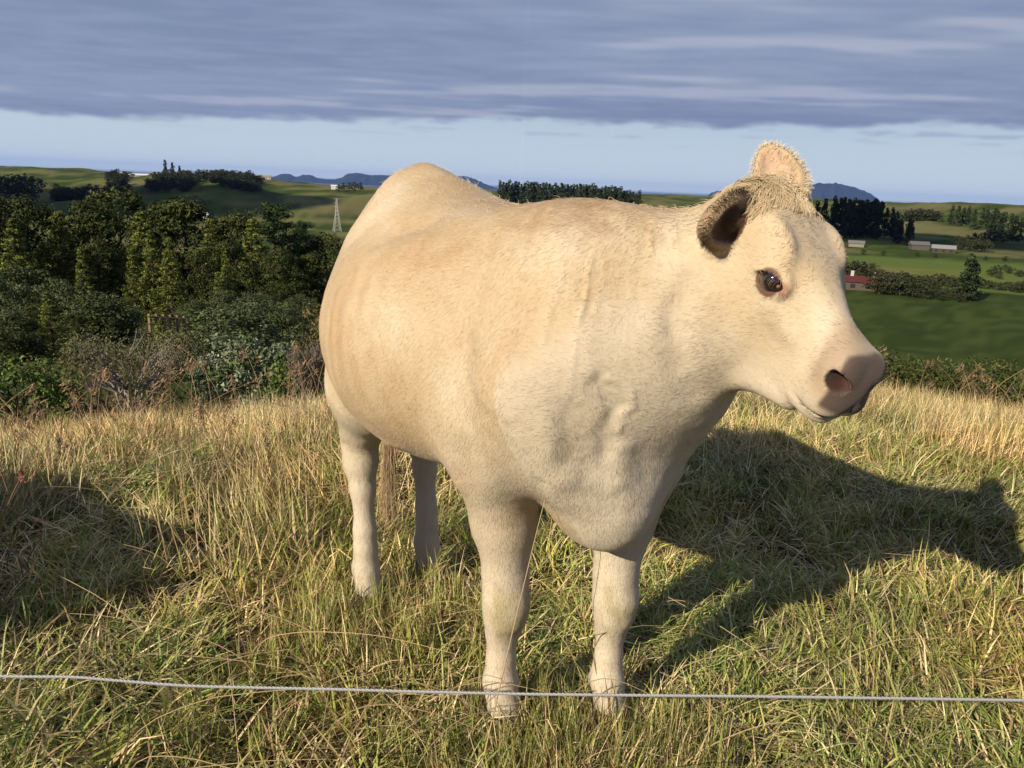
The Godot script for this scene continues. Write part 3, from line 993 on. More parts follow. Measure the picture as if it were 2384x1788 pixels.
	func cow_field(p: Vector3, groups: Array) -> float:
		var d := 10.0
		for g: Cluster in groups:
			var dg := 10.0
			var q := p
			var m := p
			if g.in_head:
				q = to_head(p)
				m = Vector3(q.x, q.y, absf(q.z))
			for o in g.shapes:
				var v := shape_field(o, m if o.space == 2 else q)
				match o.mode:
					0: dg = smin(dg, v, o.k)
					1: dg = -smin(-dg, v, o.k)
					2: dg = minf(dg, v)
			if g.in_head:
				dg *= HEAD_SIZE
			d = smin(d, dg, g.k)
		return d

	func cluster(k: float, in_head := false) -> Cluster:
		var g := Cluster.new()
		g.k = k
		g.in_head = in_head
		cow_clusters.append(g)
		return g

	func capsule(g: Cluster, a: Vector3, b: Vector3, ra: float, rb: float, k: float, flat := 1.0, space := -1, mode := 0) -> void:
		var o := Shape.new()
		o.a = a
		o.ab = (b - a) * Vector3(1, 1, flat)
		o.inv = 1.0 / maxf(o.ab.length_squared(), 1e-9)
		o.ra = ra
		o.rb = rb
		o.k = k
		o.flat = flat
		o.mode = mode
		o.space = space if space >= 0 else (1 if g.in_head else 0)
		g.shapes.append(o)

	func ellipsoid(g: Cluster, c: Vector3, r: Vector3, k: float, pitch := 0.0, space := -1, mode := 0) -> void:
		var o := Shape.new()
		o.kind = 1
		o.a = c
		o.size = r
		o.k = k
		o.turn = Basis(Vector3(0, 0, 1), -pitch)
		o.mode = mode
		o.space = space if space >= 0 else (1 if g.in_head else 0)
		g.shapes.append(o)

	func ear_shape(g: Cluster, at: Vector3, axis: Vector3, opening: Vector3, length: float, wide: float) -> void:
		var o := Shape.new()
		o.kind = 4
		o.space = 1
		o.k = 0.02
		o.a = at
		o.length = length
		o.wide = wide
		var ax := (axis * head_turn).normalized()
		var n := opening * head_turn
		n = (n - ax * n.dot(ax)).normalized()
		o.turn = Basis(ax, n, ax.cross(n)).transposed()
		ears.append(o)
		g.shapes.append(o)

	func limb(k_join: float, k: float, joints: Array) -> void:
		var g := cluster(k_join)
		for i in joints.size() - 1:
			var a: Array = joints[i]
			var b: Array = joints[i + 1]
			capsule(g, Vector3(a[0], a[1], a[2]), Vector3(b[0], b[1], b[2]), a[3], b[3], k)

	func describe_cow() -> void:
		head_turn = Basis(Vector3(0, 1, 0), deg_to_rad(-6.0)) * Basis(Vector3(0, 0, 1), deg_to_rad(-35.0)) * Basis(Vector3(1, 0, 0), deg_to_rad(-5.0))
		# x, top, bottom, half width, height of the widest point, squareness above and below
		trunk_table = hermite_table([
			[-0.30, 1.18, 0.94, 0.05, 1.06, 2.2, 2.2],
			[-0.16, 1.33, 0.84, 0.13, 1.06, 2.1, 2.2],
			[-0.02, 1.43, 0.78, 0.225, 1.05, 1.75, 2.2],
			[0.10, 1.48, 0.735, 0.315, 1.04, 1.5, 2.2],
			[0.24, 1.45, 0.70, 0.372, 1.02, 1.6, 2.1],
			[0.42, 1.395, 0.672, 0.40, 1.0, 1.9, 2.1],
			[0.60, 1.378, 0.690, 0.385, 1.0, 2.0, 2.0],
			[0.76, 1.385, 0.715, 0.325, 1.01, 1.9, 1.9],
			[0.90, 1.39, 0.735, 0.255, 1.03, 1.75, 1.9],
			[1.04, 1.37, 0.72, 0.21, 1.0, 1.8, 2.1],
			[1.20, 1.28, 0.76, 0.12, 0.98, 2.0, 2.0]], -0.40, 0.01, 176)
		head_table = hermite_table([
			[-0.08, -0.01, -0.12, 0.05, -0.06, 2.0, 2.0],
			[-0.03, 0.03, -0.18, 0.082, -0.05, 2.2, 2.0],
			[0.04, 0.045, -0.26, 0.090, -0.055, 2.6, 2.0],
			[0.11, 0.036, -0.305, 0.090, -0.06, 2.8, 2.1],
			[0.18, 0.014, -0.305, 0.082, -0.075, 2.8, 2.2],
			[0.24, -0.006, -0.28, 0.065, -0.09, 2.5, 2.4],
			[0.29, -0.022, -0.25, 0.052, -0.105, 2.3, 2.4],
			[0.33, -0.032, -0.226, 0.050, -0.11, 2.3, 2.4],
			[0.37, -0.037, -0.208, 0.060, -0.11, 2.5, 2.5],
			[0.405, -0.040, -0.195, 0.066, -0.11, 2.7, 2.5],
			[0.44, -0.045, -0.184, 0.065, -0.105, 2.7, 2.5],
			[0.50, -0.06, -0.170, 0.056, -0.105, 2.5, 2.5]], -0.12, 0.005, 141)
		var g := cluster(0.1)
		var trunk := Shape.new()
		trunk.kind = 2
		g.shapes.append(trunk)
		# neck, throat, brisket
		g = cluster(0.12)
		capsule(g, Vector3(0.92, 1.11, 0), Vector3(1.15, 1.235, -0.165), 0.27, 0.168, 0.1, 1.4)
		g = cluster(0.14)
		capsule(g, Vector3(0.92, 0.94, -0.01), Vector3(1.10, 1.16, -0.15), 0.172, 0.110, 0.1, 1.35)
		g = cluster(0.10)
		ellipsoid(g, Vector3(0.955, 0.755, -0.045), Vector3(0.155, 0.155, 0.115), 0.1)
		for leg in [[1.0, 0.765, 0.085, 0.02, 0.155], [-1.0, 0.89, -0.17, -0.07, -0.115]]:
			var s: float = leg[0]
			var fx: float = leg[1]
			var fz: float = leg[2]
			var hx: float = leg[3]
			var hz: float = leg[4]
			limb(0.15, 0.06, [[fx + 0.17, 1.02, 0.15 * s, 0.12], [fx + 0.05, 0.84, 0.15 * s, 0.115]])
			limb(0.045, 0.035, [[fx + 0.05, 0.93, fz * 0.45 + 0.135 * s, 0.118], [fx + 0.025, 0.78, fz * 0.8 + 0.065 * s, 0.103], [fx + 0.005, 0.62, fz * 0.95 + 0.015 * s, 0.079], [fx + 0.005, 0.47, fz, 0.055], [fx + 0.012, 0.405, fz, 0.056], [fx + 0.010, 0.36, fz, 0.050], [fx, 0.31, fz, 0.038], [fx, 0.23, fz, 0.034], [fx + 0.002, 0.165, fz, 0.041], [fx + 0.022, 0.085, fz, 0.043]])
			limb(0.025, 0.02, [[fx + 0.045, 0.40, fz, 0.024], [fx + 0.042, 0.37, fz, 0.024]])
			limb(0.02, 0.02, [[fx - 0.035, 0.15, fz - 0.018, 0.014], [fx - 0.04, 0.135, fz - 0.018, 0.012]])
			limb(0.02, 0.02, [[fx - 0.035, 0.15, fz + 0.018, 0.014], [fx - 0.04, 0.135, fz + 0.018, 0.012]])
			limb(0.10, 0.05, [[0.03, 1.0, 0.12 * s, 0.16], [0.10, 0.80, 0.15 * s, 0.14]])
			limb(0.08, 0.04, [[0.08, 0.80, hz * 0.5 + 0.08 * s, 0.13], [hx - 0.005, 0.68, hz, 0.078], [hx - 0.04, 0.60, hz, 0.056], [hx - 0.035, 0.53, hz, 0.052], [hx - 0.02, 0.44, hz, 0.038], [hx - 0.005, 0.30, hz, 0.034], [hx, 0.24, hz, 0.035], [hx, 0.165, hz, 0.042], [hx + 0.025, 0.085, hz, 0.043]])
			limb(0.035, 0.02, [[hx - 0.02, 0.74, hz, 0.03], [hx - 0.088, 0.62, hz, 0.026], [hx - 0.075, 0.57, hz, 0.03]])
		describe_head()

	func describe_head() -> void:
		var g := cluster(0.085, true)
		var skull := Shape.new()
		skull.kind = 3
		skull.space = 1
		g.shapes.append(skull)
		# brow bones, cheeks, throat skin, chin
		ellipsoid(g, Vector3(0.130, -0.012, 0.072), Vector3(0.062, 0.042, 0.022), 0.05, -0.15, 2)
		ellipsoid(g, Vector3(0.12, -0.18, 0.042), Vector3(0.11, 0.10, 0.046), 0.04, -0.25, 2)
		capsule(g, Vector3(0.06, -0.340, 0), Vector3(0.335, -0.228, 0), 0.045, 0.028, 0.05)
		ellipsoid(g, Vector3(0.372, -0.196, 0), Vector3(0.055, 0.022, 0.040), 0.03)
		capsule(g, Vector3(0.21, -0.095, 0.062), Vector3(0.28, -0.115, 0.042), 0.014, 0.010, 0.05, 1.0, 2)
		# lids and socket
		ellipsoid(g, Vector3(0.181, -0.054, 0.074), Vector3(0.050, 0.034, 0.021), 0.025, 0.2, 2)
		ellipsoid(g, Vector3(0.184, -0.059, 0.102), Vector3(0.039, 0.0165, 0.042), 0.006, 0.30, 2, 1)
		# nose: flared nostrils, upper lip, mouth
		ellipsoid(g, Vector3(0.398, -0.092, 0.032), Vector3(0.034, 0.042, 0.031), 0.028, 0, 2)
		ellipsoid(g, Vector3(0.405, -0.145, 0.024), Vector3(0.042, 0.036, 0.036), 0.03, 0.2, 2)
		ellipsoid(g, Vector3(0.408, -0.118, 0), Vector3(0.036, 0.055, 0.032), 0.03)
		ellipsoid(g, Vector3(0.416, -0.094, 0.054), Vector3(0.024, 0.016, 0.032), 0.010, -0.6, 2, 1)
		ellipsoid(g, Vector3(0.445, -0.172, 0), Vector3(0.068, 0.0028, 0.13), 0.008, 0.20, 1, 1)
		ear_shape(g, Vector3(0.02, -0.02, 0.072), Vector3(0.18, -0.24, 0.92), Vector3(0.95, -0.30, -0.15), 0.14, 0.066)
		ear_shape(g, Vector3(0.0, 0.0, -0.068), Vector3(-0.66, 0.74, -0.20), Vector3(0.6, 0.1, 0.7), 0.16, 0.060)

	func trimmed(middle: Vector3, reach: float, from: Array) -> Array:
		# the shapes that can matter within reach of a point
		var d := cow_field(middle, from)
		var near: Array = []
		var slack := reach * 2.1
		for g: Cluster in from:
			if cow_field(middle, [g]) > d + slack + g.k:
				continue
			var q := middle
			var m := middle
			var part := slack
			if g.in_head:
				q = to_head(middle)
				m = Vector3(q.x, q.y, absf(q.z))
				part = slack / HEAD_SIZE
			var n := Cluster.new()
			n.k = g.k
			n.in_head = g.in_head
			var dg := 10.0
			for o in g.shapes:
				if o.mode != 1:
					dg = minf(dg, shape_field(o, m if o.space == 2 else q))
			for o in g.shapes:
				var v := shape_field(o, m if o.space == 2 else q)
				if (o.mode != 1 and v < dg + part + o.k) or (o.mode == 1 and v < part * 0.6 + o.k):
					n.shapes.append(o)
			near.append(n)
		return near

	func net_slice(first: int, every: int, cell: float, blocks: Vector3i) -> Array:
		var where := PackedInt64Array()
		var points := PackedVector3Array()
		var quads := PackedInt64Array()
		var n1 := CELLS + 1
		var values := PackedFloat32Array()
		values.resize(n1 * n1 * n1)
		var reach := cell * CELLS * 0.87
		var edge_a := PackedInt32Array()
		var edge_b := PackedInt32Array()
		var corner := PackedInt32Array()
		var step := PackedVector3Array()
		for c in 8:
			corner.append((c & 1) + ((c >> 1) & 1) * n1 + (c >> 2) * n1 * n1)
			step.append(Vector3(c & 1, (c >> 1) & 1, c >> 2))
		for c in 8:
			for axis in 3:
				if not (c >> axis) & 1:
					edge_a.append(c)
					edge_b.append(c | (1 << axis))
		for b in range(first, blocks.x * blocks.y * blocks.z, every):
			var bx := b % blocks.x
			var by := (b / blocks.x) % blocks.y
			var bz := b / (blocks.x * blocks.y)
			var lo := NET_LO + Vector3(bx, by, bz) * (cell * CELLS)
			var middle := lo + Vector3.ONE * (cell * CELLS * 0.5)
			if absf(cow_field(middle, cow_clusters)) > reach * 1.5:
				continue
			var block_near := trimmed(middle, reach, cow_clusters)
			values.fill(1e9)
			for s4 in 8:
				var lo4 := step[s4] * 4.0
				var middle4 := lo + (lo4 + Vector3(2, 2, 2)) * cell
				if absf(cow_field(middle4, block_near)) > reach * 0.75:
					continue
				var near := trimmed(middle4, reach * 0.5, block_near)
				for s2 in 8:
					var lo2 := lo4 + step[s2] * 2.0
					if absf(cow_field(lo + (lo2 + Vector3.ONE) * cell, near)) > reach * 0.375:
						continue
					for s1 in 8:
						var c1 := lo2 + step[s1]
						var x := int(c1.x)
						var y := int(c1.y)
						var z := int(c1.z)
						var base := x + y * n1 + z * n1 * n1
						var mask := 0
						for c in 8:
							var v := values[base + corner[c]]
							if v > 1e8:
								v = cow_field(lo + (c1 + step[c]) * cell, near)
								values[base + corner[c]] = v
							if v < 0.0:
								mask |= 1 << c
						if mask == 0 or mask == 255:
							continue
						var key := bx * CELLS + x + ((by * CELLS + y) << 12) + ((bz * CELLS + z) << 24)
						var sum := Vector3.ZERO
						var count := 0
						for e in 12:
							var ea := edge_a[e]
							var eb := edge_b[e]
							if ((mask >> ea) & 1) != ((mask >> eb) & 1):
								var va := values[base + corner[ea]]
								var vb := values[base + corner[eb]]
								sum += step[ea].lerp(step[eb], va / (va - vb))
								count += 1
						where.append(key)
						points.append(lo + (c1 + sum / count) * cell)
						for axis in 3:
							var other := 1 << axis
							if (mask & 1) != ((mask >> other) & 1):
								var du := 1 << (12 * ((axis + 1) % 3))
								var dv := 1 << (12 * ((axis + 2) % 3))
								if mask & 1:
									quads.append_array([key - du - dv, key - dv, key, key - du])
								else:
									quads.append_array([key - du - dv, key - du, key, key - dv])
		return [where, points, quads]


func net_mesh(cell: float) -> Array:
	var extent := CowField.NET_HI - CowField.NET_LO
	var blocks := Vector3i(ceili(extent.x / cell / CowField.CELLS), ceili(extent.y / cell / CowField.CELLS), ceili(extent.z / cell / CowField.CELLS))
	var index := {}
	var r := field.net_slice(0, 1, cell, blocks)
	var keys: PackedInt64Array = r[0]
	var points: PackedVector3Array = r[1]
	for i in keys.size():
		index[keys[i]] = i
	var parts := [r[2]]
	var tri := PackedInt32Array()
	for quads: PackedInt64Array in parts:
		for i in range(0, quads.size(), 4):
			var a: int = index.get(quads[i], -1)
			var b: int = index.get(quads[i + 1], -1)
			var c: int = index.get(quads[i + 2], -1)
			var d: int = index.get(quads[i + 3], -1)
			if a < 0 or b < 0 or c < 0 or d < 0:
				continue
			tri.append_array([a, c, b, a, d, c])
	return [points, tri]

func mesh_normals(points: PackedVector3Array, tri: PackedInt32Array) -> PackedVector3Array:
	var normals := PackedVector3Array()
	normals.resize(points.size())
	for i in range(0, tri.size(), 3):
		var a := tri[i]
		var b := tri[i + 1]
		var c := tri[i + 2]
		var n := (points[c] - points[a]).cross(points[b] - points[a])
		normals[a] += n
		normals[b] += n
		normals[c] += n
	for i in normals.size():
		normals[i] = normals[i].normalized()
	return normals
# ---------------------------------------------------------------- the cow put together
var field: CowField
var cow_points: PackedVector3Array
var cow_tri: PackedInt32Array
var cow_normals: PackedVector3Array
var cow_colours: PackedColorArray

func refine(want: Callable) -> void:
	# splits the wanted triangles in four and lays the new points on the field's surface
	var flag := PackedByteArray()
	flag.resize(cow_points.size())
	for i in cow_points.size():
		flag[i] = 1 if want.call(cow_points[i]) else 0
	var middle := {}
	var shared := {}
	var out := PackedInt32Array()
	var size := cow_points.size()
	var edges := PackedInt32Array([0, 1, 1, 2, 2, 0])
	for i in range(0, cow_tri.size(), 3):
		var v := [cow_tri[i], cow_tri[i + 1], cow_tri[i + 2]]
		if not (flag[v[0]] and flag[v[1]] and flag[v[2]]):
			out.append_array([v[0], v[1], v[2]])
			continue
		var m := [0, 0, 0]
		for e in 3:
			var a: int = v[edges[e * 2]]
			var b: int = v[edges[e * 2 + 1]]
			var key := mini(a, b) * 1000000 + maxi(a, b)
			if middle.has(key):
				m[e] = middle[key]
				shared[key] = true
			else:
				m[e] = cow_points.size()
				middle[key] = m[e]
				cow_points.append((cow_points[a] + cow_points[b]) * 0.5)
				cow_normals.append((cow_normals[a] + cow_normals[b]).normalized())
		out.append_array([v[0], m[0], m[2], m[0], v[1], m[1], m[2], m[1], v[2], m[0], m[1], m[2]])
	var cached := {}
	for key in shared:
		var k: int = middle[key]
		var cell := Vector3i((cow_points[k] / 0.06).floor())
		if not cached.has(cell):
			cached[cell] = field.trimmed((Vector3(cell) + Vector3.ONE * 0.5) * 0.06, 0.06, field.cow_clusters)
		var near: Array = cached[cell]
		for again in 2:
			cow_points[k] -= cow_normals[k] * clampf(field.cow_field(cow_points[k], near), -0.004, 0.004)
	cow_tri = out
	print("refined ", size, " to ", cow_points.size())

# skin folds: points in body axes, half width, height
const FOLDS := [
	[[Vector3(1.143, 1.063, 0.104), Vector3(1.16, 1.059, 0.081), Vector3(1.169, 1.038, 0.061), Vector3(1.16, 1.003, 0.057), Vector3(1.144, 0.981, 0.072), Vector3(1.133, 0.949, 0.069)], 0.010, 0.0060],
	[[Vector3(1.13, 1.05, 0.12), Vector3(1.14, 1.0, 0.085), Vector3(1.12, 0.95, 0.09), Vector3(1.115, 0.90, 0.075)], 0.024, -0.0090],
	[[Vector3(1.10, 0.99, 0.155), Vector3(1.092, 0.93, 0.15), Vector3(1.085, 0.88, 0.135), Vector3(1.09, 0.859, 0.111)], 0.033, -0.0090],
	[[Vector3(1.07, 0.95, 0.19), Vector3(1.07, 0.88, 0.17), Vector3(1.06, 0.84, 0.16)], 0.040, 0.0075],
	[[Vector3(1.09, 0.84, 0.13), Vector3(1.105, 0.83, 0.08), Vector3(1.105, 0.82, 0.04)], 0.028, 0.0053],
	[[Vector3(1.126, 0.90, 0.042), Vector3(1.117, 0.85, 0.024), Vector3(1.10, 0.80, 0.0)], 0.033, 0.0075],
	[[Vector3(1.029, 0.814, 0.187), Vector3(1.014, 0.763, 0.169), Vector3(0.995, 0.713, 0.141), Vector3(0.982, 0.679, 0.114)], 0.016, -0.0120],
	[[Vector3(1.045, 0.79, 0.16), Vector3(1.03, 0.74, 0.145), Vector3(1.01, 0.70, 0.12)], 0.013, 0.0045],
	[[Vector3(0.81, 1.29, 0.19), Vector3(0.86, 1.16, 0.26), Vector3(0.90, 1.02, 0.295), Vector3(0.885, 0.88, 0.29), Vector3(0.86, 0.78, 0.26)], 0.045, -0.0100],
	[[Vector3(0.87, 1.30, 0.18), Vector3(0.94, 1.17, 0.24), Vector3(0.99, 1.05, 0.26), Vector3(1.0, 0.95, 0.25)], 0.079, 0.0105],
	[[Vector3(0.50, 0.76, 0.30), Vector3(0.62, 0.735, 0.29), Vector3(0.74, 0.73, 0.27), Vector3(0.80, 0.74, 0.26)], 0.024, 0.0075],
	[[Vector3(0.77, 0.80, 0.30), Vector3(0.81, 0.76, 0.28), Vector3(0.83, 0.72, 0.25)], 0.013, 0.0053],
	[[Vector3(0.73, 0.79, 0.31), Vector3(0.77, 0.75, 0.285), Vector3(0.80, 0.71, 0.25)], 0.013, 0.0045],
	[[Vector3(-0.03, 0.60, 0.22), Vector3(0.03, 0.60, 0.22)], 0.009, -0.0023],
	[[Vector3(-0.03, 0.625, 0.22), Vector3(0.03, 0.63, 0.22)], 0.009, 0.0023],
	[[Vector3(0.25, 1.31, 0.24), Vector3(0.40, 1.30, 0.25), Vector3(0.52, 1.32, 0.2)], 0.070, -0.0130],
	[[Vector3(0.12, 1.43, 0.10), Vector3(0.14, 1.38, 0.20), Vector3(0.13, 1.30, 0.27)], 0.050, 0.0130],
	[[Vector3(1.235, 1.26, 0.0), Vector3(1.22, 1.19, 0.015), Vector3(1.222, 1.12, 0.01), Vector3(1.235, 1.07, -0.01), Vector3(1.25, 1.03, -0.04)], 0.032, -0.016]]
const NECK_LINES := [
	[Vector3(0.99, 1.365, 0.09), Vector3(1.040, 1.252, 0.165), Vector3(1.05, 1.147, 0.195), Vector3(1.05, 1.05, 0.2)],
	[Vector3(1.004, 1.375, 0.065), Vector3(1.064, 1.252, 0.148), Vector3(1.076, 1.14, 0.18), Vector3(1.08, 1.04, 0.19)],
	[Vector3(1.02, 1.38, 0.045), Vector3(1.085, 1.255, 0.128), Vector3(1.098, 1.13, 0.162), Vector3(1.10, 1.02, 0.17)],
	[Vector3(1.036, 1.382, 0.026), Vector3(1.100, 1.27, 0.100), Vector3(1.115, 1.15, 0.140), Vector3(1.12, 1.04, 0.15)],
	[Vector3(1.052, 1.382, 0.008), Vector3(1.118, 1.276, 0.078), Vector3(1.137, 1.16, 0.11), Vector3(1.14, 1.06, 0.12)],
	[Vector3(1.07, 1.381, -0.012), Vector3(1.132, 1.277, 0.060), Vector3(1.154, 1.174, 0.086), Vector3(1.16, 1.08, 0.09)],
	[Vector3(1.083, 1.385, -0.035), Vector3(1.15, 1.288, 0.038), Vector3(1.172, 1.18, 0.064), Vector3(1.18, 1.09, 0.07)],
	[Vector3(1.10, 1.385, -0.050), Vector3(1.172, 1.288, 0.02), Vector3(1.19, 1.18, 0.046), Vector3(1.20, 1.10, 0.045)],
	[Vector3(1.118, 1.384, -0.062), Vector3(1.192, 1.284, 0.008), Vector3(1.210, 1.18, 0.030), Vector3(1.22, 1.12, 0.025)]]

func to_line(p: Vector3, line: Array) -> float:
	var best := 9.0
	for i in line.size() - 1:
		var a: Vector3 = line[i]
		var ab: Vector3 = line[i + 1] - a
		best = minf(best, (p - a - ab * clampf((p - a).dot(ab) / ab.length_squared(), 0.0, 1.0)).length_squared())
	return sqrt(best)

func fold_skin() -> void:
	var folds := []
	for f in FOLDS:
		folds.append([f[0], f[1], f[2]])
	for i in [0, 2, 3, 5, 6, 8]:
		folds.append([NECK_LINES[i], 0.006, [0.0030, 0.0012, 0.0024, 0.0014][i % 4]])
	var boxes := []
	for f in folds:
		var b := AABB(f[0][0], Vector3.ZERO)
		for p in f[0]:
			b = b.expand(p)
		boxes.append(b.grow(f[1] * 2.2))
	for i in cow_points.size():
		var p := cow_points[i]
		var lift := 0.0
		for k in folds.size():
			if boxes[k].has_point(p):
				var bent := p + Vector3(rough_noise.get_noise_3dv(p * 6.0), 0, rough_noise.get_noise_3dv(p * 6.0 + Vector3(5, 5, 5))) * 0.011
				var d := to_line(bent, folds[k][0]) / float(folds[k][1])
				if d < 2.2:
					var wave: float = clampf(0.9 + 0.8 * rough_noise.get_noise_3dv(p * 4.0 + Vector3(k, 0, 0)), 0.2, 1.4)
					lift += folds[k][2] * exp(-d * d) * wave
		# ribs under the hide
		lift += 0.0014 * sin((p.x + 0.25 * p.y) * 78.0) * smoothstep(0.25, 0.36, p.x) * smoothstep(0.84, 0.74, p.x) * smoothstep(0.78, 0.92, p.y) * smoothstep(1.28, 1.15, p.y)
		lift += rough_noise.get_noise_3dv(p * 3.5) * 0.0035 + fine_noise.get_noise_3dv(p * 14.0) * 0.0008
		cow_points[i] = p + cow_normals[i] * lift

func coat_colour(p: Vector3, n: Vector3) -> Color:
	var q := field.to_head(p)
	var cream := Color(0.665, 0.525, 0.35)
	var tan_tone := Color(0.55, 0.385, 0.215)
	var pale := Color(0.79, 0.70, 0.56)
	var dapple := rough_noise.get_noise_3dv(p * 2.1 + Vector3(3, 0, 0))
	var fine := fine_noise.get_noise_3d(p.x * 22.0 + p.y * 6.0, p.y * 9.0, p.z * 22.0)
	var brush := rough_noise.get_noise_3d(p.x * 7.0 + p.y * 4.0, p.y * 3.0 - p.x * 2.0, p.z * 7.0)
	fine += brush * 0.9
	var c := cream.lerp(tan_tone, clampf(0.26 + dapple * 1.1 + fine * 0.34, 0.0, 0.9))
	c = c.lerp(pale, clampf(-dapple * 1.1 + fine * 0.3, 0.0, 0.6))
	# pale legs, tan patch over the withers and along the back
	c = c.lerp(pale, smoothstep(0.78, 0.5, p.y) * 0.75)
	c = c.lerp(Color(0.36, 0.205, 0.10), clampf(1.0 - p.distance_to(Vector3(0.96, 1.40, 0.04)) / 0.16 + fine * 0.5, 0.0, 1.0) * 0.75)
	c = c.lerp(tan_tone, clampf(1.0 - absf(p.z) / 0.09 + fine * 0.4, 0.0, 1.0) * smoothstep(1.31, 1.36, p.y) * smoothstep(1.1, 0.9, p.x) * 0.55)
	c = c.lerp(tan_tone * 0.9, clampf(1.0 - p.distance_to(Vector3(1.10, 0.93, 0.13)) / 0.13 + fine * 0.3, 0.0, 1.0) * 0.55)  # shading of the chest muscle groove, painted into the coat as tan
	c = c.lerp(tan_tone, clampf(1.0 - p.distance_to(Vector3(0.60, 0.80, 0.36)) / 0.26 + dapple * 0.5 + fine * 0.2, 0.0, 1.0) * 0.5)
	c = c.lerp(tan_tone * 0.95, clampf(1.0 - p.distance_to(Vector3(1.225, 1.14, 0.0)) / 0.12 + fine * 0.4 + dapple * 0.3, 0.0, 1.0) * 0.5)
	# grass stain on the knees
	if p.y < 0.5 and p.x > 0.6:
		c = c.lerp(Color(0.36, 0.30, 0.11), clampf(1.0 - absf(p.y - 0.37) / 0.09 + fine * 0.9 + dapple * 0.4, 0.0, 1.0) * smoothstep(0.0, 0.03, maxf(p.x - 0.775 if p.z > 0.0 else p.x - 0.90, 0.0)) * 0.62)
	if q.x > -0.25 and p.x > 1.0:
		var side := Vector3(q.x, q.y, absf(q.z))
		if q.y < -0.05:
			c = c.lerp(pale, smoothstep(-0.14, -0.25, q.y) * 0.7 * smoothstep(0.02, 0.10, q.x + fine * 0.02))
		c = c.lerp(pale, smoothstep(0.22, 0.30, q.x + fine * 0.02) * 0.5)
		c = c.lerp(Color(0.52, 0.35, 0.18), clampf(1.0 - Vector3(q.x - 0.02, (q.y - 0.05) * 0.7, q.z * 0.7).length() / 0.13 + fine * 0.4, 0.0, 1.0) * 0.55)
		# brown hair round the muzzle, bare nose, nostrils
		var front := q.x + (q.y + 0.10) * 0.14
		c = c.lerp(Color(0.34, 0.215, 0.13), smoothstep(0.325, 0.375, front + fine * 0.012 + (q.y + 0.1) * 0.2) * smoothstep(-0.175, -0.11, q.y) * 0.6)
		c = c.lerp(Color(0.125, 0.088, 0.076), smoothstep(0.398, 0.411, front + fine * 0.005 - smoothstep(0.045, 0.075, side.z) * 0.012) * smoothstep(-0.160, -0.142, q.y))
		c = c.lerp(Color(0.07, 0.03, 0.025), smoothstep(0.028, 0.021, Vector3((side.x - 0.416) * 0.9 + (side.y + 0.094) * 0.5, (side.y + 0.094) * 1.2 - (side.x - 0.416) * 0.4, (side.z - 0.050) * 0.8).length()))
		# mouth line
		var across := (q - Vector3(0.445, -0.172, 0)).rotated(Vector3(0, 0, 1), -0.20)
		c = c.lerp(Color(0.12, 0.07, 0.05), smoothstep(0.007, 0.003, absf(across.y)) * smoothstep(0.070, 0.056, absf(across.x)) * 0.75)
		# dark rim and pink corner of the eye
		c = c.lerp(Color(0.20, 0.11, 0.085), smoothstep(0.0395, 0.0350, side.distance_to(Vector3(0.183, -0.058, 0.068))))
		c = c.lerp(Color(0.42, 0.19, 0.14), smoothstep(0.020, 0.008, side.distance_to(Vector3(0.220, -0.048, 0.082))) * 0.7)
		# hollows of the ears
		c = ear_colour(c, q, fine)
	return c

func ear_colour(c: Color, q: Vector3, fine: float) -> Color:
	for o in field.ears:
		var e: Vector3 = o.turn * (q - o.a)
		e.z /= 1.08 - 0.42 * clampf(e.x / o.length, 0.0, 1.1)
		if ((e - Vector3(o.length * 0.52, 0, 0)) / Vector3(o.length * 0.62, 0.038, o.wide * 1.12)).length() < 1.0:
			var inside := smoothstep(-0.012, 0.004, e.y) * smoothstep(1.0, 0.72, Vector2((e.x - o.length * 0.54) / (o.length * 0.46), e.z / (o.wide * 0.8)).length() + fine * 0.2)
			if o.a.z > 0.0:
				c = c.lerp(Color(0.34, 0.22, 0.125), 0.7)
				c = c.lerp(Color(0.11, 0.06, 0.035), inside)
			else:
				c = c.lerp(Color(0.62, 0.42, 0.30), inside * 0.8)
	return c

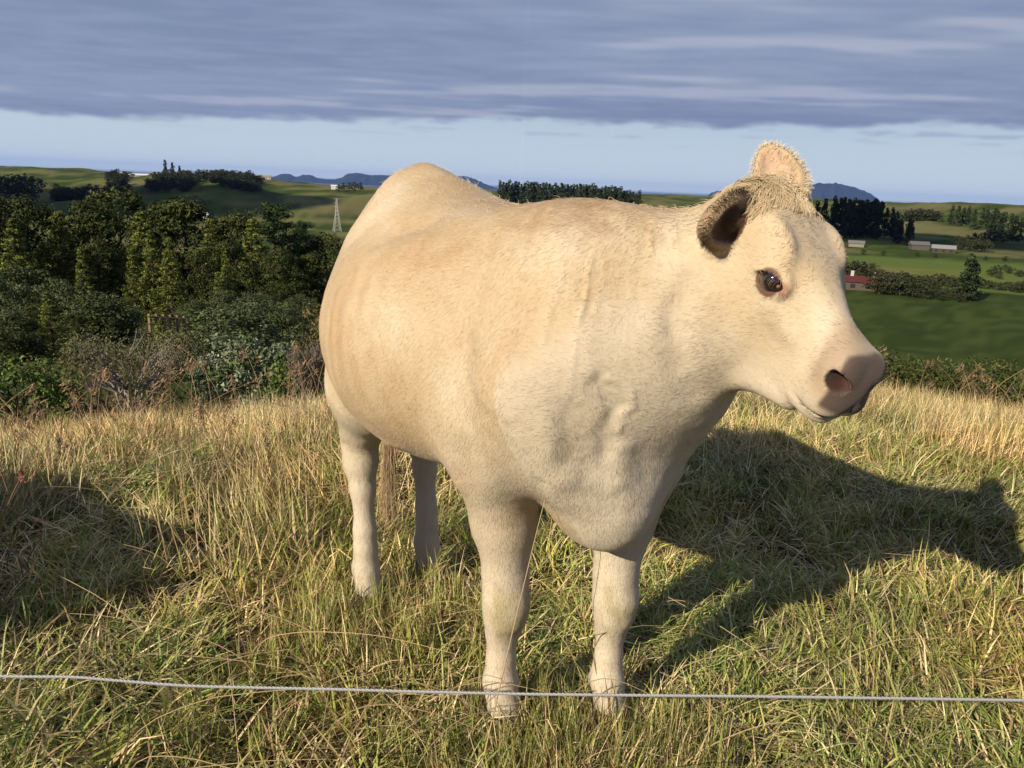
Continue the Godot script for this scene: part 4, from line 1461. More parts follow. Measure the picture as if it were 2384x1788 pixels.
func build_cows() -> void:
	field = CowField.new()
	field.describe_cow()
	var r := net_mesh(0.0095)
	cow_points = r[0]
	cow_tri = r[1]
	cow_normals = mesh_normals(cow_points, cow_tri)
	stage("net")
	refine(func(p: Vector3) -> bool: return p.x > 0.95 and p.z > -0.36 and p.y > 0.62)
	cow_normals = mesh_normals(cow_points, cow_tri)
	refine(func(p: Vector3) -> bool:
		var q := field.to_head(p)
		var s := Vector3(q.x, q.y, absf(q.z))
		return p.x > 1.1 and p.y > 0.95 and (q.x > 0.32 or s.distance_to(Vector3(0.183, -0.058, 0.09)) < 0.06 or (q.x > -0.12 and q.x < 0.09 and absf(q.z) > 0.09 and q.y > -0.16)))
	cow_normals = mesh_normals(cow_points, cow_tri)
	stage("refine")
	fold_skin()
	cow_normals = mesh_normals(cow_points, cow_tri)
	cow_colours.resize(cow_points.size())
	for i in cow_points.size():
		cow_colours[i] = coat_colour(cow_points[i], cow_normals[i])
	stage("skin")
	var cow := thing("cow", "cream coloured cow with a brown nose standing in the grass behind the wire", "cow", COW_ORIGIN)
	cow.rotation.y = -deg_to_rad(COW_HEADING)
	var hide := mat("cow coat", Color(0.85, 0.85, 0.85), 0.72, true)
	hide.metallic_specular = 0.3
	hide.rim_enabled = true
	hide.rim = 0.35
	hide.rim_tint = 0.6
	var grain := NoiseTexture2D.new()
	grain.width = 512
	grain.height = 512
	grain.seamless = true
	grain.as_normal_map = true
	grain.bump_strength = 3.0
	var gn := FastNoiseLite.new()
	gn.seed = 4
	gn.frequency = 0.045
	gn.fractal_octaves = 4
	grain.noise = gn
	hide.normal_enabled = true
	hide.normal_texture = grain
	hide.normal_scale = 0.55
	hide.uv1_triplanar = true
	hide.uv1_scale = Vector3(9.0, 4.0, 9.0)
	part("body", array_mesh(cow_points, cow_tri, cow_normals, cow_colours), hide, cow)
	cow_eyes(cow)
	cow_hooves(cow)
	cow_hair(cow)
	stage("hair")
	# unseen second cow to the left, added for its shadow across the grass
	var other: Node3D = cow.duplicate()
	other.name = numbered("cow")
	add_child(other)
	other.get_node("coat").free()
	other.position = on_ground(-3.02, -0.74) - Vector3(0, 0.02, 0)
	other.rotation.y = deg_to_rad(135.0)
	tag(other, "unseen second cream cow added to cast a shadow on the grass", "cow")

func cow_eyes(cow: Node3D) -> void:
	var m := mat("eyeball", Color(0.018, 0.011, 0.009), 0.04)
	m.metallic_specular = 0.6
	m.clearcoat_enabled = true
	m.clearcoat_roughness = 0.02
	var ball := SphereMesh.new()
	ball.radius = 0.031 * CowField.HEAD_SIZE
	ball.height = ball.radius * 2
	ball.radial_segments = 40
	ball.rings = 24
	for s in [1.0, -1.0]:
		var o := part("eye", ball, m, cow)
		o.position = field.HEAD_AT + field.head_turn * (Vector3(0.183, -0.058, 0.068 * s) * CowField.HEAD_SIZE)
		var pink := SphereMesh.new()
		pink.radius = 0.0038
		pink.height = 0.0076
		var c := part("eye_corner", pink, mat("pink eye corner", Color(0.30, 0.12, 0.095), 0.25), o)
		c.position = field.head_turn * Vector3(0.0225, 0.006, 0.0145 * s)

func cow_hooves(cow: Node3D) -> void:
	var horn := mat("hoof horn", Color(0.20, 0.15, 0.10), 0.6)
	for f in [Vector3(0.79, 0, 0.085), Vector3(0.915, 0, -0.17), Vector3(0.05, 0, 0.155), Vector3(-0.04, 0, -0.115)]:
		var s := Solid.new()
		for side in [-1.0, 1.0]:
			var first := s.points.size()
			for i in 6:
				var t := i / 5.0
				var y := 0.092 * t
				for k in 14:
					var a := TAU * k / 14.0
					var c := Vector3(f.x + 0.016 - 0.022 * t, y, f.z + side * 0.0235)
					var shape := Vector3(cos(a) * (0.056 - 0.014 * t), 0, sin(a) * (0.0235 - 0.001 * t))
					s.corner(c + shape, Vector3(cos(a), 0.35, sin(a)).normalized())
			for i in 5:
				for k in 14:
					var a := first + i * 14 + k
					var b := first + i * 14 + (k + 1) % 14
					s.tri.append_array([a, b + 14, a + 14, a, b, b + 14])
			for k in range(1, 13):
				s.tri.append_array([first + 70, first + 71 + k, first + 70 + k])
		part("hoof", s.mesh(), horn, cow)

func hair_flow(p: Vector3) -> Vector3:
	var trunk := Vector3(-0.75, -0.65 + 0.4 * sin(p.x * 5.0), 0)
	var flow := trunk.lerp(Vector3(-0.35, -1.0, 0), smoothstep(0.85, 1.2, p.x + rough_noise.get_noise_3dv(p * 3.0) * 0.2))
	flow = flow.lerp(Vector3(-0.1, -1.0, 0), smoothstep(0.85, 0.6, p.y))
	if p.x > 1.02 and p.y > 0.92:
		var q := field.to_head(p)
		var whorl := Vector3(-0.5, -0.25, signf(q.z) * 0.15)
		var crown := Vector3(rough_noise.get_noise_3dv(p * 12.0) * 3.0 - 0.3, -0.3, rough_noise.get_noise_3dv(p * 12.0 + Vector3(9, 9, 9)) * 3.0)
		whorl = whorl.lerp(crown, smoothstep(-0.09, -0.03, q.y) * smoothstep(0.25, 0.18, q.x))
		flow = flow.lerp(field.head_turn * whorl, smoothstep(-0.08, 0.06, q.x))
	return flow + Vector3(rough_noise.get_noise_3dv(p * 4.0), rough_noise.get_noise_3dv(p * 4.0 + Vector3(7, 3, 1)), 0) * 0.5

func ribbon(s: Solid, path: PackedVector3Array, wide: float, face: Vector3) -> void:
	# one hair: a ribbon that tapers to its tip
	for i in path.size() - 1:
		var t0 := 1.0 - float(i) / (path.size() - 1)
		var t1 := 1.0 - float(i + 1) / (path.size() - 1)
		var side := (path[i + 1] - path[i]).cross(face).normalized() * wide * 0.5
		var a := path[i] - side * (0.3 + 0.7 * t0)
		var b := path[i] + side * (0.3 + 0.7 * t0)
		var c := path[i + 1] + side * (0.3 + 0.7 * t1)
		var d := path[i + 1] - side * (0.3 + 0.7 * t1)
		s.leaf(a, b, c, face)
		s.leaf(a, c, d, face)

func cow_hair(cow: Node3D) -> void:
	var rng := RandomNumberGenerator.new()
	rng.seed = 8
	var hair := mat("cow hair", Color(0.87, 0.87, 0.87), 0.6, true)
	hair.metallic_specular = 0.3
	# short coat: one slim triangle for each hair
	var hp := PackedVector3Array()
	var hn := PackedVector3Array()
	var hc := PackedColorArray()
	for i in range(0, cow_tri.size(), 3):
		var ia := cow_tri[i]
		var p0 := cow_points[ia]
		var p1 := cow_points[cow_tri[i + 1]]
		var p2 := cow_points[cow_tri[i + 2]]
		var want := (p1 - p0).cross(p2 - p0).length() * 0.5 * 42000.0
		var n := cow_normals[ia]
		var muzzle := field.to_head(p0)
		if p0.x > 1.2 and muzzle.x + (muzzle.y + 0.10) * 0.14 > 0.385:
			continue
		var count := int(want) + (1 if rng.randf() < want - int(want) else 0)
		if count == 0:
			continue
		var flow := hair_flow(p0)
		var c := cow_colours[ia]
		for k in count:
			var u := rng.randf()
			var v := rng.randf()
			if u + v > 1.0:
				u = 1.0 - u
				v = 1.0 - v
			var p := p0 + (p1 - p0) * u + (p2 - p0) * v
			var d := (flow + Vector3(rng.randfn(), rng.randfn(), rng.randfn()) * 0.16)
			d = (d - n * d.dot(n)).normalized()
			d = (d + n * rng.randf_range(0.02, 0.14)).normalized()
			var x := d.cross(n).normalized() * 0.0007
			var tip := p + d * rng.randf_range(0.008, 0.015)
			var face := d.cross(x).normalized()
			if face.dot(n) < 0.0:
				face = -face
			var tone := c * rng.randf_range(0.88, 1.10)
			if (p + x - (p - x)).cross(tip - (p - x)).dot(face) < 0.0:
				hp.append_array([p - x, p + x, tip])
			else:
				hp.append_array([p + x, p - x, tip])
			hn.append_array([face, face, face])
			hc.append_array([tone, tone, tone])
	print("hairs ", hp.size() / 3)
	var coat := part("coat", array_mesh(hp, PackedInt32Array(range(hp.size())), hn, hc), hair, cow)
	coat.set_meta("kind", "stuff")
	# forelock: long curled hair over the poll
	var lock := Solid.new()
	var near := field.trimmed(field.HEAD_AT, 0.1, field.cow_clusters)
	for k in 3000:
		var u := rng.randf_range(-0.05, 0.075)
		var w := rng.randf_range(-0.062, 0.072)
		var curl := rough_noise.get_noise_2d(u * 11.0, w * 11.0)
		var length := rng.randf_range(0.025, 0.065) * (1.0 - smoothstep(0.0, 0.085, u) * 0.5)
		var heading := 1.0 + curl * 3.2 + w * 5.0 + rng.randfn() * 0.18
		var bend := rough_noise.get_noise_2d(u * 17.0 + 5.0, w * 17.0) * 1.6 - 0.12
		var p := Vector3(u, 0.08, w)
		var lift := rng.randf_range(0.0, 0.016) * smoothstep(0.09, -0.02, u)
		var path := PackedVector3Array()
		for i in 7:
			for step in (8 if i == 0 else 3):
				var f := field.cow_field(field.HEAD_AT + field.head_turn * (p * CowField.HEAD_SIZE), near)
				p.y -= clampf(f - lift * sin(PI * (i + 0.6) / 7.0), -0.02, 0.05)
			path.append(field.HEAD_AT + field.head_turn * ((p + Vector3(0, 0.003, 0)) * CowField.HEAD_SIZE))
			p += Vector3(cos(heading), 0, sin(heading)) * length / 6.0
			heading += bend * 0.5
		var tone := rng.randf_range(0.85, 1.12) * (1.0 + curl * 0.4)
		lock.tint = Color(0.78, 0.56, 0.30).lerp(Color(0.88, 0.73, 0.50), rng.randf()) * tone
		ribbon(lock, path, rng.randf_range(0.0012, 0.0022), field.head_turn * Vector3(0.2, 1.0, 0.25).normalized())
	part("forelock", lock.mesh(), hair, cow)
	# fringe of each ear
	for o in field.ears:
		var fringe := Solid.new()
		for k in 2400:
			var a := rng.randf() * TAU
			var inner := rng.randf() < 0.30
			var f := rng.randf_range(0.35, 0.8) if inner else rng.randf_range(0.9, 1.04)
			var e := Vector3(o.length * (0.5 + 0.54 * f * cos(a)), (-0.006 if inner else 0.006) + rng.randfn() * 0.006, o.wide * 0.98 * f * sin(a) * (1.08 - 0.42 * clampf(0.5 + 0.54 * f * cos(a), 0.0, 1.1)))
			if e.x < 0.005:
				continue
			var out := Vector3(cos(a) * 0.7 + 0.25, 0.55 if inner else rng.randfn() * 0.35, sin(a)) + Vector3(rng.randfn(), rng.randfn(), rng.randfn()) * 0.25
			var length := rng.randf_range(0.005, 0.015)
			var path := PackedVector3Array()
			var back := (o.turn as Basis).transposed()
			for i in 4:
				path.append(field.HEAD_AT + field.head_turn * ((o.a + back * e) * CowField.HEAD_SIZE))
				e += out.normalized() * length / 3.0
				out += back.inverse() * (head_down() * 0.35)
			var near_ear: bool = o.a.z > 0.0
			fringe.tint = (Color(0.40, 0.26, 0.14) if near_ear else Color(0.78, 0.66, 0.50)) * rng.randf_range(0.6, 1.2)
			if near_ear and inner:
				fringe.tint = Color(0.12, 0.07, 0.04) * rng.randf_range(0.5, 1.5)
			ribbon(fringe, path, 0.0011, field.head_turn * (back * Vector3(0, 1, 0.2)).normalized())
		part("ear_fringe", fringe.mesh(), hair, cow)
	# lashes
	for s in [1.0, -1.0]:
		var lash := Solid.new()
		for k in 9:
			var t := rng.randf_range(-1.0, 1.0)
			var e := Vector3(0.181 + t * 0.028, -0.047 + t * 0.009 - absf(t) * 0.004, 0.094)
			var path := PackedVector3Array()
			var go := Vector3(0.25, -0.18, 0.8)
			for i in 4:
				path.append(field.HEAD_AT + field.head_turn * (Vector3(e.x, e.y, e.z * s) * CowField.HEAD_SIZE))
				e += go.normalized() * 0.0065
				go += Vector3(0.22, -0.35, -0.15)
			lash.tint = Color(0.3, 0.22, 0.16) * rng.randf_range(0.7, 1.1)
			ribbon(lash, path, 0.0005, field.head_turn * Vector3(0, 0.3, s))
		part("eyelash", lash.mesh(), hair, cow)
	# tail: a dock that hangs behind, and its switch of long hair
	var dock := Solid.new()
	dock.tint = Color(0.60, 0.44, 0.27)
	dock.tube(PackedVector3Array([Vector3(-0.17, 1.36, 0), Vector3(-0.26, 1.30, 0), Vector3(-0.29, 1.10, -0.01), Vector3(-0.28, 0.80, -0.03), Vector3(-0.255, 0.54, -0.05)]), PackedFloat32Array([0.04, 0.034, 0.026, 0.021, 0.016]), 10)
	var tail := part("tail", dock.mesh(), hair, cow)
	var switch_hair := Solid.new()
	for k in 420:
		var y := rng.randf_range(0.50, 0.68)
		var p := Vector3(-0.258 + rng.randfn() * 0.007, y, -0.048 + rng.randfn() * 0.007)
		var go := Vector3(rng.randfn() * 0.05 + 0.03, -1.0, rng.randfn() * 0.05)
		var path := PackedVector3Array()
		var length := rng.randf_range(0.2, 0.42)
		for i in 6:
			path.append(p)
			p += go.normalized() * length / 5.0
			go += Vector3(rng.randfn() * 0.05, -0.15, rng.randfn() * 0.05)
		switch_hair.tint = Color(0.40, 0.28, 0.165) * rng.randf_range(0.5, 1.3)
		ribbon(switch_hair, path, 0.0018, Vector3(0.6, 0.1, 0.6))
	part("switch", switch_hair.mesh(), hair, tail)
	# wisps along the topline and the neck
	var wisp := Solid.new()
	for i in range(0, cow_points.size(), 3):
		var p := cow_points[i]
		var n := cow_normals[i]
		if n.y < 0.72 or p.y < 1.30 or field.to_head(p).x > 0.0:
			continue
		if rng.randf() < 0.8:
			continue
		var path := PackedVector3Array([p])
		var go := n + hair_flow(p).normalized() * 0.9 + Vector3(rng.randfn(), rng.randfn() * 0.5, rng.randfn()) * 0.4
		for k in 3:
			p += go.normalized() * rng.randf_range(0.004, 0.009)
			path.append(p)
			go += Vector3(-0.3, -0.3, 0)
		wisp.tint = cow_colours[i] * rng.randf_range(0.8, 1.2)
		ribbon(wisp, path, 0.0009, Vector3(0.6, 0.3, 0.7))
	part("topline_hair", wisp.mesh(), hair, cow)

func head_down() -> Vector3:
	return Vector3.DOWN * field.head_turn
# ---------------------------------------------------------------- wire, grass, stalks
func build_wire() -> void:
	var o := thing("fence_wire", "pale grey twisted fence wire stretched across in front of the cow", "wire", Vector3(0, 0, 0))
	var m := mat("galvanised wire", Color(0.36, 0.37, 0.39), 0.5)
	m.metallic_specular = 0.5
	var line := [Vector3(-3.4, 0.70, -1.12), Vector3(-1.5, 0.63, -1.12), Vector3(-0.814, 0.615, -1.12), Vector3(-0.70, 0.6185, -1.12), Vector3(-0.626, 0.6155, -1.12), Vector3(-0.513, 0.611, -1.12), Vector3(-0.286, 0.615, -1.12), Vector3(0.016, 0.62, -1.12), Vector3(0.466, 0.635, -1.12), Vector3(0.849, 0.646, -1.12), Vector3(1.7, 0.67, -1.12), Vector3(3.4, 0.73, -1.12)]
	var curve := Curve3D.new()
	for i in line.size():
		var slope: Vector3 = (line[mini(i + 1, line.size() - 1)] - line[maxi(i - 1, 0)])
		slope = slope.normalized()
		var before: float = line[i].distance_to(line[maxi(i - 1, 0)]) * 0.33
		var after: float = line[i].distance_to(line[mini(i + 1, line.size() - 1)]) * 0.33
		curve.add_point(line[i], -slope * before, slope * after)
	var wire := Solid.new()
	for strand in 3:
		var path := PackedVector3Array()
		var radii := PackedFloat32Array()
		var s := 0.0
		while s < curve.get_baked_length():
			var p := curve.sample_baked(s, true)
			var a := s * TAU / 0.022 + TAU * strand / 3.0
			path.append(p + Vector3(0, cos(a), sin(a)) * 0.0012)
			radii.append(0.0015)
			s += 0.004
		wire.tint = Color.WHITE
		wire.tube(path, radii, 5)
	part("wire", wire.mesh(), m, o)
	for x in [-3.4, 3.4]:
		var post := Solid.new()
		var g := land(x, -1.12)
		post.tube(PackedVector3Array([Vector3(x, g - 0.3, -1.15), Vector3(x, g + 1.1, -1.15), Vector3(x, g + 1.102, -1.15)]), PackedFloat32Array([0.028, 0.026, 0.001]), 10)
		part("post", post.mesh(), mat("weathered timber", Color(0.30, 0.22, 0.15), 0.9), o)

func blade(s: Solid, root: Vector3, go: Vector3, length: float, wide: float, droop: float, steps := 3) -> void:
	var p := root
	var d := go.normalized()
	var side := d.cross(Vector3(0.3, 1.0, 0.2)).normalized()
	var prev := side * wide * 0.5
	for i in steps:
		var q := p + d * length / steps
		var t := float(i + 1) / steps
		var next := side * wide * 0.5 * (1.0 - t * t) + side * 0.0002
		var n := d.cross(side).normalized()
		if i < steps - 1:
			var k := s.corner(p - prev, n)
			s.corner(p + prev, n)
			s.corner(q + next, n)
			s.corner(q - next, n)
			s.tri.append_array([k, k + 1, k + 2, k, k + 2, k + 3])
		else:
			s.leaf(p - prev, p + prev, q, n)
		p = q
		prev = next
		d = (d + Vector3.DOWN * droop / steps).normalized()

const TILE := 0.36

func tile_mesh(kind: String, seed_value: int) -> ArrayMesh:
	# a piece of sward: thatch lying at the roots, tussocks of living blades, loose straw
	var rng := RandomNumberGenerator.new()
	rng.seed = seed_value
	var s := Solid.new()
	var green := [Color(0.27, 0.315, 0.085), Color(0.36, 0.375, 0.12), Color(0.18, 0.245, 0.065), Color(0.46, 0.43, 0.17), Color(0.14, 0.20, 0.06)]
	var straw := [Color(0.60, 0.485, 0.30), Color(0.70, 0.585, 0.39), Color(0.45, 0.34, 0.20), Color(0.30, 0.21, 0.12)]
	var living: float = {"lush": 1.0, "mixed": 0.80, "straw": 0.50, "tall": 0.25}[kind]
	var thatch := 420
	for k in thatch:
		s.tint = Color(0.15, 0.105, 0.055).lerp(Color(0.42, 0.32, 0.165), rng.randf()) * rng.randf_range(0.6, 1.2)
		var a := rng.randf() * TAU
		var q := TILE * sqrt(rng.randf())
		var b := rng.randf() * TAU
		blade(s, Vector3(cos(b) * q, rng.randf_range(0.0, 0.03), sin(b) * q), Vector3(cos(a), rng.randf_range(-0.1, 0.35), sin(a)), rng.randf_range(0.05, 0.14), rng.randf_range(0.0026, 0.0050), 0.3, 2)
	var tussocks := int(26 * living) + 5
	for t in tussocks:
		var b := rng.randf() * TAU
		var q := TILE * sqrt(rng.randf())
		var centre := Vector3(cos(b) * q, 0, sin(b) * q)
		var tall := rng.randf_range(0.6, 1.25)
		var own: Color = green[rng.randi() % 5]
		var fall := Vector3(rng.randfn(), 0, rng.randfn()) * 0.35
		for k in 50:
			s.tint = own.lerp(green[rng.randi() % 5], 0.5) * rng.randf_range(0.7, 1.35)
			if rng.randf() < 0.24:
				s.tint = straw[rng.randi() % 4] * rng.randf_range(0.7, 1.2)
			var a := rng.randf() * TAU
			var lean := rng.randf_range(0.15, 1.5)
			blade(s, centre + Vector3(rng.randfn() * 0.028, -0.01, rng.randfn() * 0.028), Vector3(cos(a) * lean, 1.0, sin(a) * lean) + fall, rng.randf_range(0.07, 0.185) * tall, rng.randf_range(0.004, 0.0078), rng.randf_range(0.3, 2.2))
	for k in int(460 * (1.25 - living)):
		s.tint = straw[rng.randi() % 4] * rng.randf_range(0.65, 1.3)
		var a := rng.randf() * TAU
		var q := TILE * sqrt(rng.randf())
		var b := rng.randf() * TAU
		blade(s, Vector3(cos(b) * q, rng.randf_range(0.0, 0.06), sin(b) * q), Vector3(cos(a), rng.randf_range(-0.05, 0.9), sin(a)), rng.randf_range(0.05, 0.17), rng.randf_range(0.0024, 0.0046), rng.randf_range(-0.2, 1.0))
	if kind == "tall":
		for k in 330:
			s.tint = straw[rng.randi() % 4] * rng.randf_range(0.75, 1.35)
			if rng.randf() < 0.12:
				s.tint = green[rng.randi() % 5]
			var a := rng.randf() * TAU
			var q := TILE * sqrt(rng.randf())
			var b := rng.randf() * TAU
			var lean := rng.randf_range(0.05, 0.8)
			blade(s, Vector3(cos(b) * q, -0.01, sin(b) * q), Vector3(cos(a) * lean, 1.0, sin(a) * lean), rng.randf_range(0.14, 0.34), rng.randf_range(0.0026, 0.0048), rng.randf_range(0.2, 1.4))
	return s.mesh()

func brow(az: float) -> float:
	return lerpf(4.9, 6.9, smoothstep(-0.5, 0.5, az))

func build_grass() -> void:
	var rng := RandomNumberGenerator.new()
	rng.seed = 32
	var kinds := ["lush", "mixed", "straw", "tall"]
	var words := {"lush": "thick green pasture grass in tussocks", "mixed": "olive pasture grass mixed with dead blades", "straw": "straw coloured matted grass with a few green tussocks", "tall": "tall pale dry grass along the brow of the hill"}
	var variants := 4
	var buffers := {}
	var row := 0
	var step := 0.40
	var z := -0.7
	while z > -10.0:
		var x := -8.0 + (0.5 * step if row % 2 else 0.0)
		while x < 9.0:
			var px := x + rng.randf_range(-0.16, 0.16)
			var pz := z + rng.randf_range(-0.16, 0.16)
			var r := Vector2(px, pz).length()
			var az := atan2(px, -pz)
			var pick := rng.randf()
			var turn := rng.randf() * TAU
			var v := rng.randi() % variants
			var grow := rng.randf_range(0.85, 1.2)
			x += step
			if absf(az) > 0.88 or r < 0.7 or r > brow(az) + 2.4:
				continue
			var patch := rough_noise.get_noise_2d(px * 0.75, pz * 0.75) * 1.3
			var dry := smoothstep(brow(az) - 2.6, brow(az) - 0.5, r + rough_noise.get_noise_2d(px * 0.8, pz * 0.8 + 4.0) * 1.2) * (1.0 if az < 0.1 else 0.8)
			var kind := "mixed"
			if pick < dry * 0.95:
				kind = "tall"
			elif pick + patch > 0.82:
				kind = "straw"
			elif pick + patch < 0.42:
				kind = "lush"
			var up := Vector3(land(px - 0.2, pz) - land(px + 0.2, pz), 0.4, land(px, pz - 0.2) - land(px, pz + 0.2)).normalized()
			var bx := up.cross(Vector3(sin(turn), 0, cos(turn))).normalized()
			var bz := bx.cross(up)
			var h := grow * (1.0 + 0.35 * rough_noise.get_noise_2d(px * 1.1 + 9.0, pz * 1.1))
			if kind == "tall":
				h *= 0.85 + 0.35 * rough_noise.get_noise_2d(px * 0.6, pz * 0.6 + 60.0)
			var c := Color(0.95, 1.0, 0.9).lerp(Color(1.2, 1.06, 0.85), clampf(0.4 + rough_noise.get_noise_2d(px * 0.9, pz * 0.9 + 30.0) * 1.5, 0.0, 1.0)) * rng.randf_range(0.85, 1.12)
			var key := "%s %d" % [kind, v]
			if not buffers.has(key):
				buffers[key] = PackedFloat32Array()
			var b: PackedFloat32Array = buffers[key]
			b.append_array([bx.x, up.x * h, bz.x, px, bx.y, up.y * h, bz.y, land(px, pz), bx.z, up.z * h, bz.z, pz, c.r, c.g, c.b, 1.0])
			buffers[key] = b
		z -= step * 0.866
		row += 1
	# ungrazed tufts round her feet
	for p in [Vector2(0.06, -1.70), Vector2(-0.08, -1.72), Vector2(0.20, -1.62), Vector2(0.36, -1.60), Vector2(-0.42, -2.18), Vector2(-0.55, -2.24), Vector2(-0.24, -2.40), Vector2(0.0, -1.66), Vector2(0.14, -1.74), Vector2(0.30, -1.70), Vector2(0.42, -1.68), Vector2(0.26, -1.58), Vector2(-0.34, -2.12), Vector2(-0.20, -2.30)]:
		var turn := rng.randf() * TAU
		var key := "mixed %d" % (rng.randi() % variants)
		var b: PackedFloat32Array = buffers[key]
		b.append_array([cos(turn) * 0.5, 0.0, sin(turn) * 0.5, p.x, 0.0, 1.35, 0.0, land(p.x, p.y), -sin(turn) * 0.5, 0.0, cos(turn) * 0.5, p.y, 1.05, 1.0, 0.9, 1.0])
		buffers[key] = b
	var m := mat("grass blade", Color(1.2, 1.2, 1.2), 0.5, true)
	m.metallic_specular = 0.35
	m.backlight_enabled = true
	m.backlight = Color(0.4, 0.42, 0.2)
	var total := 0
	for kind in kinds:
		for v in variants:
			var key := "%s %d" % [kind, v]
			if not buffers.has(key):
				continue
			var mm := MultiMesh.new()
			mm.transform_format = MultiMesh.TRANSFORM_3D
			mm.use_colors = true
			mm.mesh = tile_mesh(kind, hash(key))
			mm.instance_count = buffers[key].size() / 16
			mm.buffer = buffers[key]
			total += mm.instance_count
			var o := MultiMeshInstance3D.new()
			o.name = numbered({"lush": "green_grass", "mixed": "mixed_grass", "straw": "dry_grass", "tall": "tall_dry_grass"}[kind])
			o.multimesh = mm
			o.material_override = m
			add_child(o)
			o.set_meta("kind", "stuff")
			tag(o, words[kind], "grass", words[kind])
	print("pieces of sward ", total)

# ---- stalks that stand out one by one
func stalk(called: String, label: String, group: String, line: Array, r0: float, r1: float, tone: Color, head: float, head_tone: Color, seed_value: int) -> void:
	var rng := RandomNumberGenerator.new()
	rng.seed = seed_value
	var root: Vector3 = on_ground(line[0].x, line[0].z) - Vector3(0, 0.02, 0)
	var o := thing(called, label, "grass stalk" if head < 0.02 else "weed", root, 0.0, group)
	var curve := Curve3D.new()
	for i in line.size():
		var slope: Vector3 = (line[mini(i + 1, line.size() - 1)] - line[maxi(i - 1, 0)]) * 0.25
		var at: Vector3 = line[i] - line[0]
		if i == 0:
			at = Vector3.ZERO
		curve.add_point(at, -slope, slope)
	var s := Solid.new()
	s.tint = tone
	var path := PackedVector3Array()
	var radii := PackedFloat32Array()
	for i in 17:
		path.append(curve.sample_baked(curve.get_baked_length() * i / 16.0, true))
		radii.append(lerpf(r0, r1, i / 16.0))
	s.tube(path, radii, 5)
	var m := mat("dry stalk", Color.WHITE, 0.7, true)
	part("stem", s.mesh(), m, o)
	if head > 0.0:
		var t := Solid.new()
		var tip := path[16]
		for k in 26:
			t.tint = head_tone * rng.randf_range(0.6, 1.3)
			var d := Vector3(rng.randfn(), rng.randfn() + 0.8, rng.randfn()).normalized()
			var p := tip + Vector3(rng.randfn() * head * 0.35, rng.randf_range(-1.3, 0.2) * head, rng.randfn() * head * 0.35)
			blade(t, p, d, head * rng.randf_range(0.4, 0.9), head * 0.16, 0.2, 2)
		part("seed_head", t.mesh(), m, o)

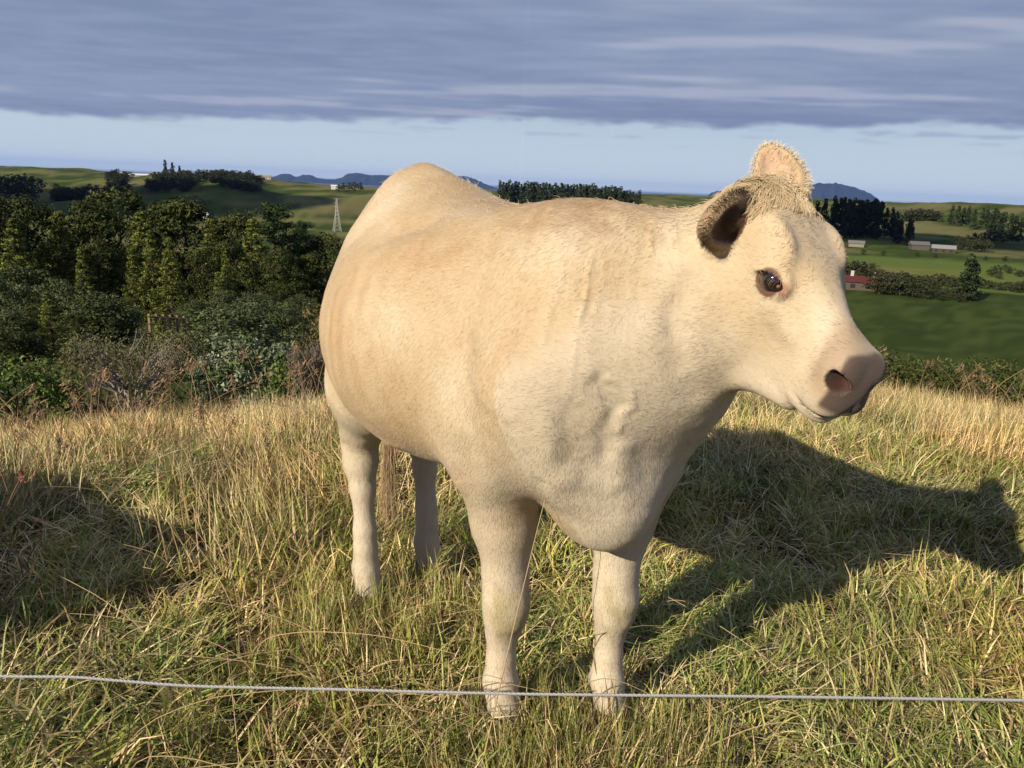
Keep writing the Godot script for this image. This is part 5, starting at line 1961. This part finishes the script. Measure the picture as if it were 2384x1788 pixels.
func build_stalks() -> void:
	var rng := RandomNumberGenerator.new()
	rng.seed = 51
	var pale := Color(0.50, 0.37, 0.20)
	stalk("grass_stem", "single tall pale stem rising in front of the cow's foreleg and chest", "", [Vector3(-0.05, 0, -1.60), Vector3(0.0, 0.30, -1.61), Vector3(0.045, 0.56, -1.615), Vector3(0.09, 0.80, -1.62), Vector3(0.13, 0.955, -1.62)], 0.0022, 0.0006, pale, 0.0, pale, 1)
	var brown := Color(0.32, 0.17, 0.085)
	for k in 3:
		var x: float = [0.20, 0.235, 0.30][k]
		stalk("dock_stalk", "reddish brown stalk leaning before the cow's left forefoot", "reddish stalks before the left forefoot", [Vector3(x + 0.03, 0, -1.44), Vector3(x + 0.01, 0.07, -1.46), Vector3(x - 0.01, 0.13, -1.49), Vector3(x - 0.045, 0.19, -1.51)], 0.0042, 0.0022, brown, 0.0, brown, k)
	for k in 4:
		var p := Vector3(-1.63 + rng.randfn() * 0.05, 0, -2.36 + rng.randfn() * 0.04)
		stalk("seed_weed", "brown seed-headed weed standing in the shadow on the grass", "seed weeds in the shadow", [p, p + Vector3(-0.01, 0.12, 0), p + Vector3(rng.randfn() * 0.03, 0.24, 0), p + Vector3(rng.randfn() * 0.05 - 0.02, 0.34 + 0.06 * k, 0.02)], 0.0028, 0.0016, Color(0.27, 0.15, 0.08), 0.03, Color(0.34, 0.16, 0.09), 20 + k)
	# arching stems round the forelegs
	for k in 34:
		var a := rng.randf_range(-0.5, 0.62)
		var base := Vector3(a, 0, rng.randf_range(-1.85, -1.45))
		var lean := Vector3(rng.randfn() * 0.20, 0, rng.randfn() * 0.08)
		var high := rng.randf_range(0.16, 0.38)
		var tone := Color(0.16, 0.17, 0.05) if k % 3 == 0 else pale * rng.randf_range(0.6, 1.0)
		stalk("arching_stem", "thin arching grass stem round the cow's forelegs", "arching stems round the forelegs", [base, base + lean * 0.25 + Vector3(0, high * 0.6, 0), base + lean * 0.8 + Vector3(0, high, 0), base + lean * 1.7 + Vector3(0, high * rng.randf_range(0.6, 1.05), 0)], 0.0018, 0.0006, tone, 0.0, pale, 100 + k)
	for k in 40:
		var az := rng.randf_range(-0.62, -0.22)
		var r := rng.randf_range(1.6, 4.2)
		var base := Vector3(sin(az) * r, 0, -cos(az) * r)
		var lean := Vector3(rng.randfn() * 0.16, 0, rng.randfn() * 0.1)
		var high := rng.randf_range(0.16, 0.34)
		stalk("leaning_stem", "thin dry stem leaning over the grass to the left of the cow", "leaning stems left of the cow", [base, base + lean * 0.3 + Vector3(0, high * 0.55, 0), base + lean * 1.2 + Vector3(0, high, 0), base + lean * 2.2 + Vector3(0, high * 1.15, 0)], 0.0016, 0.0007, pale * rng.randf_range(0.7, 1.1), 0.0, pale, 200 + k)
	for k in 40:
		var az := rng.randf_range(0.18, 0.62)
		var r := rng.randf_range(1.6, 4.6)
		var base := Vector3(sin(az) * r, 0, -cos(az) * r)
		var lean := Vector3(rng.randfn() * 0.14, 0, rng.randfn() * 0.1)
		var high := rng.randf_range(0.14, 0.28)
		stalk("leaning_stem", "thin dry stem leaning over the grass on the side of the cow's shadow", "leaning stems by the shadow", [base, base + lean * 0.3 + Vector3(0, high * 0.55, 0), base + lean * 1.2 + Vector3(0, high, 0), base + lean * 2.2 + Vector3(0, high * 1.1, 0)], 0.0016, 0.0007, pale * rng.randf_range(0.7, 1.1), 0.0, pale, 300 + k)
	# weeds along the brow
	for k in 120:
		var az := rng.randf_range(-0.66, -0.2) if k % 3 else rng.randf_range(0.36, 0.66)
		var r := brow(az) + rng.randf_range(-1.2, 0.6)
		var base := Vector3(sin(az) * r, 0, -cos(az) * r)
		var lean := Vector3(rng.randfn() * 0.15, 0, rng.randfn() * 0.1)
		var high := rng.randf_range(0.3, 0.62)
		stalk("brow_weed", "dead brown seed-headed weed on the brow of the hill " + ("before the shrubs" if az < 0.0 else "above the dark paddock"), "dead weeds on the brow " + ("before the shrubs" if az < 0.0 else "above the paddock"), [base, base + lean * 0.2 + Vector3(0, high * 0.4, 0), base + lean * 0.6 + Vector3(0, high * 0.75, 0), base + lean * 1.3 + Vector3(0, high, 0)], 0.003, 0.0012, Color(0.30, 0.20, 0.115) * rng.randf_range(0.7, 1.4), 0.03 if k % 2 else 0.045, Color(0.30, 0.19, 0.11), 400 + k)
